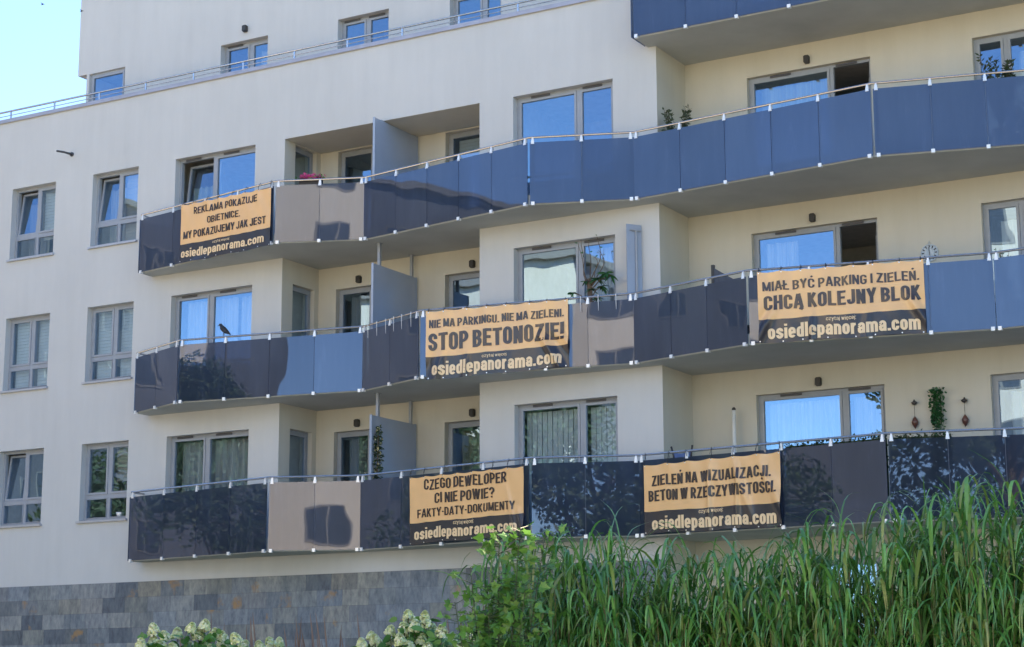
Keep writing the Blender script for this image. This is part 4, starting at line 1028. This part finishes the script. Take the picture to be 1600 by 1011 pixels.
# ---------------------------------------------------------------- planting in front
def grass_clump(seed, h, nst, spread):
    rr = random.Random(seed); lf, st = MB(), MB()
    for i in range(nst):
        q = rr.uniform(0, 6.283); r0 = .14 * math.sqrt(rr.random()); lean = rr.uniform(.02, 1) ** 1.3 * spread; hh = h * rr.uniform(.74, .97)
        ox, oy = math.cos(q), math.sin(q)
        def at(t, ox=ox, oy=oy, r0=r0, lean=lean, hh=hh): return Vector((ox * (r0 + lean * t ** 1.8), oy * (r0 + lean * t ** 1.8), hh * t))
        st.tube([at(0), at(.35), at(.65), at(.90)], [.006, .0055, .0045, .003], 4, caps=False)
        nl = 14
        for j in range(nl):
            t0 = .30 + .70 * (j + rr.random() * .7) / nl
            p = at(min(t0, .97)); aq = q + (j % 2) * math.pi + rr.uniform(-1.1, 1.1)
            out = Vector((math.cos(aq), math.sin(aq), 0)); topness = (t0 - .30) / .68
            L = rr.uniform(.36, .68); w = rr.uniform(.014, .027)
            el = math.radians(rr.uniform(64, 86)); curl = rr.uniform(2.2, 3.0); mid = rr.uniform(.34, .58); shp = rr.uniform(.10, .20)
            if topness > .70:
                L *= .78
                if rr.random() < .14: curl = rr.uniform(.7, 1.5); w *= .7; el = math.radians(rr.uniform(74, 89))
            side = Vector((-out.y, out.x, rr.uniform(-.35, .35))).normalized()
            if rr.random() < .35: side = (side + out * rr.uniform(-.9, .9)).normalized()
            base = len(lf.v); seg = 10; cpos = p.copy(); e = el
            for k in range(seg + 1):
                tk = k / seg; ww = w / 2 * (min(1, .5 + 2.0 * tk) * max(0.02, 1 - tk ** 2.4))
                lf.v += [tuple(cpos + side * ww), tuple(cpos - side * ww)]
                cpos = cpos + (out * math.cos(e) + Vector((0, 0, math.sin(e)))) * (L / seg)
                e -= curl * (.35 / seg + .65 * math.exp(-((tk - mid) / shp) ** 2) / (seg * shp * 1.772))
            for k in range(seg):
                lf.f.append((base + 2 * k, base + 2 * k + 1, base + 2 * k + 3, base + 2 * k + 2)); lf.m.append(0)
    return lf.mesh('blades', M_MISC, rel=False), st.mesh('stems', M_STEM, rel=False)
protos = [grass_clump(101 + i, 2.5, 74, (.19, .23, .18, .21)[i]) for i in range(4)]
def cam_ground(px, d):
    """point on the ground at distance d from the camera, along the bearing of a picture column"""
    v = fw + rt2 * ((px - 800) / 2890.26); l = math.hypot(v.x, v.y)
    return Vector((v.x / l * d, -29.0865 + v.y / l * d, 0))
GCL = [(792, 12.6, 2.50, 'leftmost clump of tall silver grass, behind the lobed-leaf sapling'),
       (872, 12.2, 2.56, 'clump of tall silver grass under the right end of the CZEGO DEWELOPER banner'),
       (955, 12.0, 2.58, 'clump of tall silver grass under the trees mirrored in the lowest glass'),
       (1045, 12.0, 2.49, 'clump of tall silver grass below the word BETON'),
       (1128, 11.9, 2.44, 'lowest-topped clump of tall silver grass, below the ZIELEŃ banner'),
       (1212, 11.8, 2.51, 'clump of tall silver grass at the right edge of the ZIELEŃ banner'),
       (1290, 11.7, 2.60, 'clump of tall silver grass before the pale ground floor window'),
       (1375, 11.6, 2.64, 'clump of tall silver grass right of the pale ground floor window'),
       (1455, 11.5, 2.72, 'second tallest clump of silver grass, under the tree-mirroring glass'),
       (1525, 11.3, 2.77, 'tallest clump of silver grass, its tips rising before the right glass'),
       (1605, 11.2, 2.66, 'clump of tall silver grass cut by the right edge of the photo')]
for i, (px, dd, top, lab) in enumerate(GCL):
    c = cam_ground(px, dd); z0 = ground_h(c.y)
    t = thing('silver_grass', lab, 'ornamental grass', (c.x, c.y, z0), R.uniform(0, 6), 'row of tall silver grass')
    bl, sm_ = protos[i % 4]; sc = (top + .07 - z0) / 2.5; t.scale = (1.0, 1.0, sc)
    for nm, me in (('blades', bl), ('stems', sm_)):
        o = bpy.data.objects.new(nm, me); COL.objects.link(o); o.parent = t
for i, (px, dd, top, lab) in enumerate(((835, 13.4, 2.45, 'rear clump of silver grass right of the sapling'), (1000, 13.3, 2.34, 'rear clump of silver grass left of the BETON lettering'),
                                        (1165, 13.2, 2.34, 'rear clump of silver grass beneath the word RZECZYWISTOŚCI'), (1420, 12.9, 2.60, 'rear clump of silver grass left of the second tallest clump'), (1575, 12.6, 2.66, 'rear clump of silver grass right of the tallest clump'))):
    c = cam_ground(px, dd); z0 = ground_h(c.y)
    t = thing('silver_grass', lab, 'ornamental grass', (c.x, c.y, z0), R.uniform(0, 6), 'row of tall silver grass')
    bl, sm_ = protos[(i + 2) % 4]; t.scale = (1.0, 1.0, (top - z0) / 2.5)
    for nm, me in (('blades', bl), ('stems', sm_)):
        o = bpy.data.objects.new(nm, me); COL.objects.link(o); o.parent = t
def bush(name, label, cat, px, dd, rx, h, n, seed, mat, L, w, group=None):
    rr = random.Random(seed); c = cam_ground(px, dd); z0 = ground_h(c.y); t = thing(name, label, cat, (c.x, c.y, z0), group=group)
    lf, st = MB(), MB()
    for k in range(14):
        d_ = rdir(rr, .3, 1); st.tube([(c.x, c.y, z0), (c.x + d_.x * rx * .5, c.y + d_.y * rx * .5, z0 + h * .5), (c.x + d_.x * rx * .8, c.y + d_.y * rx * .8, z0 + h * .85)], [.015, .01, .004], 4)
    for k in range(n):
        d_ = rdir(rr, -.3, 1); q = rr.uniform(.55, 1.0) + .12 * math.sin(5 * d_.x + seed) * math.sin(4 * d_.y + 2)
        leaf(lf, (c.x + d_.x * rx * q, c.y + d_.y * rx * q, z0 + h * .45 + d_.z * h * .55 * q), (d_ + rdir(rr) * .8), rdir(rr), L * rr.uniform(.7, 1.2), w)
    lf.build('foliage', mat, t, rel=False); st.build('stem', M_BARK, t, rel=False)
bush('evergreen_shrub', 'dark evergreen shrub in the gap between grasses under the left of the ZIELEŃ banner', 'shrub', 965, 14.2, .75, 2.25, 2600, 41, M_SHRUB, .07, .03, 'dark shrubs behind the grasses')
bush('evergreen_shrub', 'dark evergreen shrub in the gap between grasses below the pale ground floor window', 'shrub', 1300, 13.8, .8, 2.18, 2600, 42, M_SHRUB, .07, .03, 'dark shrubs behind the grasses')
bush('evergreen_shrub', 'dark evergreen shrub behind the grasses below the BETON lettering', 'shrub', 1120, 14.0, .7, 2.1, 2200, 43, M_SHRUB, .07, .03, 'dark shrubs behind the grasses')
bush('evergreen_shrub', 'dark evergreen shrub behind the tallest grass clump at the right', 'shrub', 1500, 13.4, .85, 2.2, 2600, 44, M_SHRUB, .07, .03, 'dark shrubs behind the grasses')
# sapling with lobed leaves
def lobed(mb, p, d, u, Sz):
    d = d.normalized(); u = (u - d * u.dot(d)).normalized(); nn_ = d.cross(u)
    prof = [(0, 0), (.10, .30), (-.02, .42), (.34, .36), (.42, .52), (.58, .20), (1.0, 0)]
    pts = [(x, y) for x, y in prof] + [(x, -y) for x, y in reversed(prof[1:-1])]
    c = p + d * Sz * .35 - nn_ * Sz * .04
    i0 = len(mb.v); mb.v.append(tuple(c))
    for x, y in pts: mb.v.append(tuple(p + d * x * Sz + u * y * Sz * 1.15 + nn_ * (abs(y) * .22 * Sz)))
    for k in range(len(pts)):
        mb.f.append((i0, i0 + 1 + k, i0 + 1 + (k + 1) % len(pts))); mb.m.append(0)
rr = random.Random(77); c = cam_ground(775, 11.6); z0 = ground_h(c.y)
t = thing('maple_sapling', 'young tree with bright lobed leaves at the left end of the grass row', 'sapling', (c.x, c.y, z0))
lf, st = MB(), MB()
axis = Vector((-rt.x, -rt.y, 0))
for (dx, top, n_) in ((.02, 2.62, 150), (.20, 2.42, 80), (-.16, 2.66, 130), (-.30, 2.62, 110), (.24, 2.2, 60), (.05, 2.3, 130), (-.05, 2.0, 110), (.14, 2.05, 90), (-.22, 2.3, 90)):
    b0 = Vector((c.x, c.y, z0)); dpt = rr.uniform(-.12, .12)
    b1 = b0 + axis * dx * .4 + Vector((0, dpt * .5, (top - z0) * .55)); b2 = b0 + axis * dx + Vector((0, dpt, top - z0 - .06))
    st.tube([b0, b1, b2], [.007, .005, .0025], 5)
    for k in range(n_):
        q = rr.uniform(.45, 1.0); p = (b0.lerp(b1, q / .55) if q < .55 else b1.lerp(b2, (q - .55) / .45))
        tw = rdir(rr, -.2, .5); e = p + tw * rr.uniform(.02, .11); st.tube([p, e], [.003, .002], 3, caps=False)
        lobed(lf, e, (tw + Vector((0, 0, rr.uniform(-.7, .4)))), rdir(rr), rr.uniform(.045, .082))
lf.build('foliage', M_MAPLE, t, rel=False); st.build('stem', M_POTLEAF, t, rel=False)
# hydrangeas with cone flower heads
def hydrangea(label, heads, dd, seed):
    rr = random.Random(seed); cxm = sum(h[0] for h in heads) / len(heads); c = cam_ground(cxm, dd); z0 = ground_h(c.y)
    t = thing('hydrangea_bush', label, 'hydrangea', (c.x, c.y, z0), group='panicle hydrangeas at the foot of the wall')
    lf, st = MB(), MB()
    for (px, py, sz) in heads:
        d2 = dd + rr.uniform(-.35, .35); v = fw + rt2 * ((px - 800) / 2890.26) - up2 * ((py - 505.5) / 2890.26); l = math.hypot(v.x, v.y)
        p = Vector((v.x / l * d2, -29.0865 + v.y / l * d2, EYE + v.z / l * d2)); sz *= 1.25
        fl = MB(); ax = Vector((rr.uniform(-.4, .4), rr.uniform(-.4, .4), 1)).normalized(); e1 = ax.orthogonal().normalized(); e2 = ax.cross(e1)
        for k in range(170):
            q = rr.random(); q2 = rr.uniform(0, 6.283); r_ = sz * .74 * (1 - q) ** .5 * rr.uniform(.8, 1.05)
            cc = p + ax * sz * (q * 1.25 - .5) + (e1 * math.cos(q2) + e2 * math.sin(q2)) * r_
            nn_ = ((cc - p) + ax * .3 * sz + rdir(rr) * .4 * sz).normalized(); u = nn_.orthogonal().normalized(); w_ = nn_.cross(u); s_ = .017
            for m_ in range(2):
                a0 = rr.random() * 3; U = u * math.cos(a0) + w_ * math.sin(a0); V_ = nn_.cross(U)
                fl.face([cc - U * s_, cc - V_ * s_ * .8 + nn_ * .004, cc + U * s_, cc + V_ * s_ * .8 + nn_ * .004])
        fl.build('flower_head', M_HYFLOW, t, rel=False)
        st.tube([(c.x + (p.x - c.x) * .3, c.y + (p.y - c.y) * .3, z0), (c.x + (p.x - c.x) * .8, c.y + (p.y - c.y) * .8, z0 + (p.z - z0) * .6), p], [.008, .006, .004], 4)
        for k in range(40):
            q = rr.uniform(.0, .5); b_ = p + Vector((rr.uniform(-.13, .13), rr.uniform(-.10, .13), -.03 - q))
            leaf(lf, b_, rdir(rr, -.5, .4), rdir(rr), rr.uniform(.08, .13), .055, droop=.2, seg=3)
    lf.build('foliage', M_HYLEAF, t, rel=False); st.build('stem', M_BARK, t, rel=False)
hydrangea('hydrangea bush with green-white cone flowers, left one below the slate wall',
          [(240, 984, .062), (258, 995, .06), (277, 990, .058), (240, 1002, .055), (252, 1010, .06), (220, 1006, .055), (233, 1014, .06), (299, 982, .055), (311, 992, .062), (320, 978, .062), (335, 990, .055), (347, 1004, .062), (348, 994, .05), (368, 998, .058), (381, 1010, .06), (295, 1012, .06), (270, 1014, .06), (318, 1010, .055), (405, 1010, .055), (422, 1005, .058), (436, 1004, .05), (330, 1016, .06)], 17.0, 51)
hydrangea('larger hydrangea bush of creamy white cone flowers beside the grass row',
          [(638, 962, .058), (664, 962, .045), (610, 986, .055), (632, 984, .075), (648, 978, .06), (665, 974, .062), (676, 984, .06), (690, 988, .07), (625, 1000, .062), (660, 1000, .06), (681, 992, .06), (586, 1000, .055), (565, 1006, .055), (580, 994, .045), (592, 1008, .06), (608, 1004, .055), (709, 1000, .055), (706, 1010, .05), (738, 992, .062), (734, 984, .045), (640, 1012, .06), (668, 1014, .06), (720, 1012, .06), (632, 1010, .055), (690, 1010, .06)], 16.4, 52)
for i, (px, dd, lab) in enumerate(((355, 18.5, 'wispy feather grass stalks behind the left hydrangea'), (425, 18.2, 'wispy feather grass stalks right of the left hydrangea'), (500, 18.4, 'wispy feather grass stalks between the two hydrangeas'), (548, 18.0, 'wispy feather grass stalks left of the larger hydrangea'), (725, 17.2, 'wispy feather grass stalks between larger hydrangea and sapling'))):
    rr = random.Random(60 + i); c = cam_ground(px, dd); z0 = ground_h(c.y); t = thing('feather_grass', lab, 'ornamental grass', (c.x, c.y, z0), group='wispy feather grass by the wall')
    st, pl = MB(), MB()
    for k in range(11):
        x, y = c.x + rr.uniform(-.28, .28), c.y + rr.uniform(-.2, .2); top = rr.uniform(1.95, 2.36) - z0; lx = rr.uniform(-.28, .05); ly = rr.uniform(-.1, .1)
        pts = [Vector((x + lx * q * q, y + ly * q, z0 + top * q)) for q in (0, .4, .75, .9, 1)]
        st.tube(pts[:4], [.003, .0028, .002, .002], 4); pl.tube([pts[2].lerp(pts[3], .5), pts[3], pts[3].lerp(pts[4], .5), pts[4]], [.003, .009, .007, .001], 5)
    st.build('stems', M_PLUME, t, rel=False); pl.build('plumes', M_PLUME, t, rel=False)

# ---------------------------------------------------------------- what the glass mirrors: houses and trees across the way
def block(label, x0, x1, y0, y1, top, mat, face_x=False, cols=6, rows=6, side=None):
    t = thing('opposite_block', label, 'building', ((x0 + x1) / 2, (y0 + y1) / 2, 0), group='housing blocks across the way')
    w_ = MB(); w_.box(x0, x1, y0, y1, 0, top); w_.build('wall', mat, t, rel=False)
    if side: w_ = MB(); w_.box(x1 + .01, x1 + .06, y0, y1, 0, top); w_.build('end_wall', side, t, rel=False)
    r_ = MB(); r_.box(x0 - .3, x1 + .3, y0 - .3, y1 + .3, top, top + .35); r_.build('roof', M_ROOF, t, rel=False)
    def win(cx, cz):
        fm = MB(); gm = MB()
        if face_x: P = lambda a, d, z: (x1 + .03 - d, a, z)
        else: P = lambda a, d, z: (a, y1 + .03 - d, z)
        rect_frame(fm, P, cx - .9, cx + .9, cz, cz + 1.6, .09, 0, .06); fm.pbox(P, cx - .04, cx + .04, 0, .06, cz + .09, cz + 1.51)
        f = fm.build('window', M_OPPF, t, rel=False); gm.face([P(cx - .8, .02, cz + .1), P(cx + .8, .02, cz + .1), P(cx + .8, .02, cz + 1.5), P(cx - .8, .02, cz + 1.5)]); gm.build('pane', M_OPPW, f, rel=False)
    lo, hi = (y0, y1) if face_x else (x0, x1)
    for i in range(cols):
        for j in range(rows):
            win(lo + (hi - lo) * (i + .5) / cols, 1.4 + (top - 2.0) * j / rows)
block('sunlit cream block whose roof edge is mirrored in the middle second floor window', -50, -36.8, -52, -40, 20.2, M_OPP, cols=4, rows=6, side=M_OPPG)
block('tall sunlit cream block mirrored in the pale balcony panels', -22.6, -8.5, -60, -46, 27.5, M_OPP, cols=4, rows=8)
block('tall grey block mirrored darkly in the left balcony panels', -92, -76, -57, -3, 31.0, M_OPPG, face_x=True, cols=11, rows=8)
def tree(label, x, y, h, cr, seed, n=9000):
    rr = random.Random(seed); t = thing('mirrored_tree', label, 'tree', (x, y, 0), group='trees across the way')
    tk = MB(); tk.tube([(x, y, 0), (x + .1, y, h * .4), (x, y + .1, h * .8)], [.32, .22, .06], 9)
    blobs = []
    for k in range(13):
        d_ = rdir(rr, -.6, 1); e = Vector((x + d_.x * cr * .62, y + d_.y * cr * .62, h * .62 + d_.z * h * .28)); blobs.append((e, rr.uniform(.32, .55) * cr))
        tk.tube([(x, y, h * .35 + .02 * k * h), e], [.09, .03], 5)
    tk.build('trunk', M_BARK, t, rel=False)
    lf = MB()
    for k in range(n):
        e, r_ = blobs[k % 13]; d_ = rdir(rr); p = e + d_ * r_ * rr.uniform(.5, 1); leaf(lf, p, rdir(rr), rdir(rr), rr.uniform(.16, .30), .15)
    lf.build('crown', M_TREELEAF, t, rel=False)
tree('leafy tree between the two cream blocks, mirrored in the second balcony', -26.0, -51, 19, 3.0, 1)
tree('bushy tree before the smaller cream block, mirrored low in the windows', -35, -33, 13.8, 4.4, 2, 30000)
tree('round tree left of the bushy one before the smaller cream block', -42, -33.5, 15.0, 4.6, 3, 30000)
tree('spreading tree mirrored in the lower left windows', -49, -34, 15.0, 4.4, 4, 30000)
tree('plain leafy tree next to the spreading tree across the way', -53.5, -37, 16.0, 4.4, 10, 30000)
tree('wide tree at the far end of the row across the way', -57, -33, 12, 4.2, 5)
tree('tall tree near the grey block, mirrored in the lowest left panels', -64, -27, 14, 4.5, 6)
tree('tall slender tree mirrored in the upper right balcony panels', 1.5, -35, 21, 2.6, 7)
tree('broad tree mirrored in the lower right balcony panels', 1.8, -40, 14.5, 4.6, 8, 14000)
tree('leafy tree mirrored in the glass above the left grasses', -5.5, -38, 13.5, 3.9, 9, 14000)
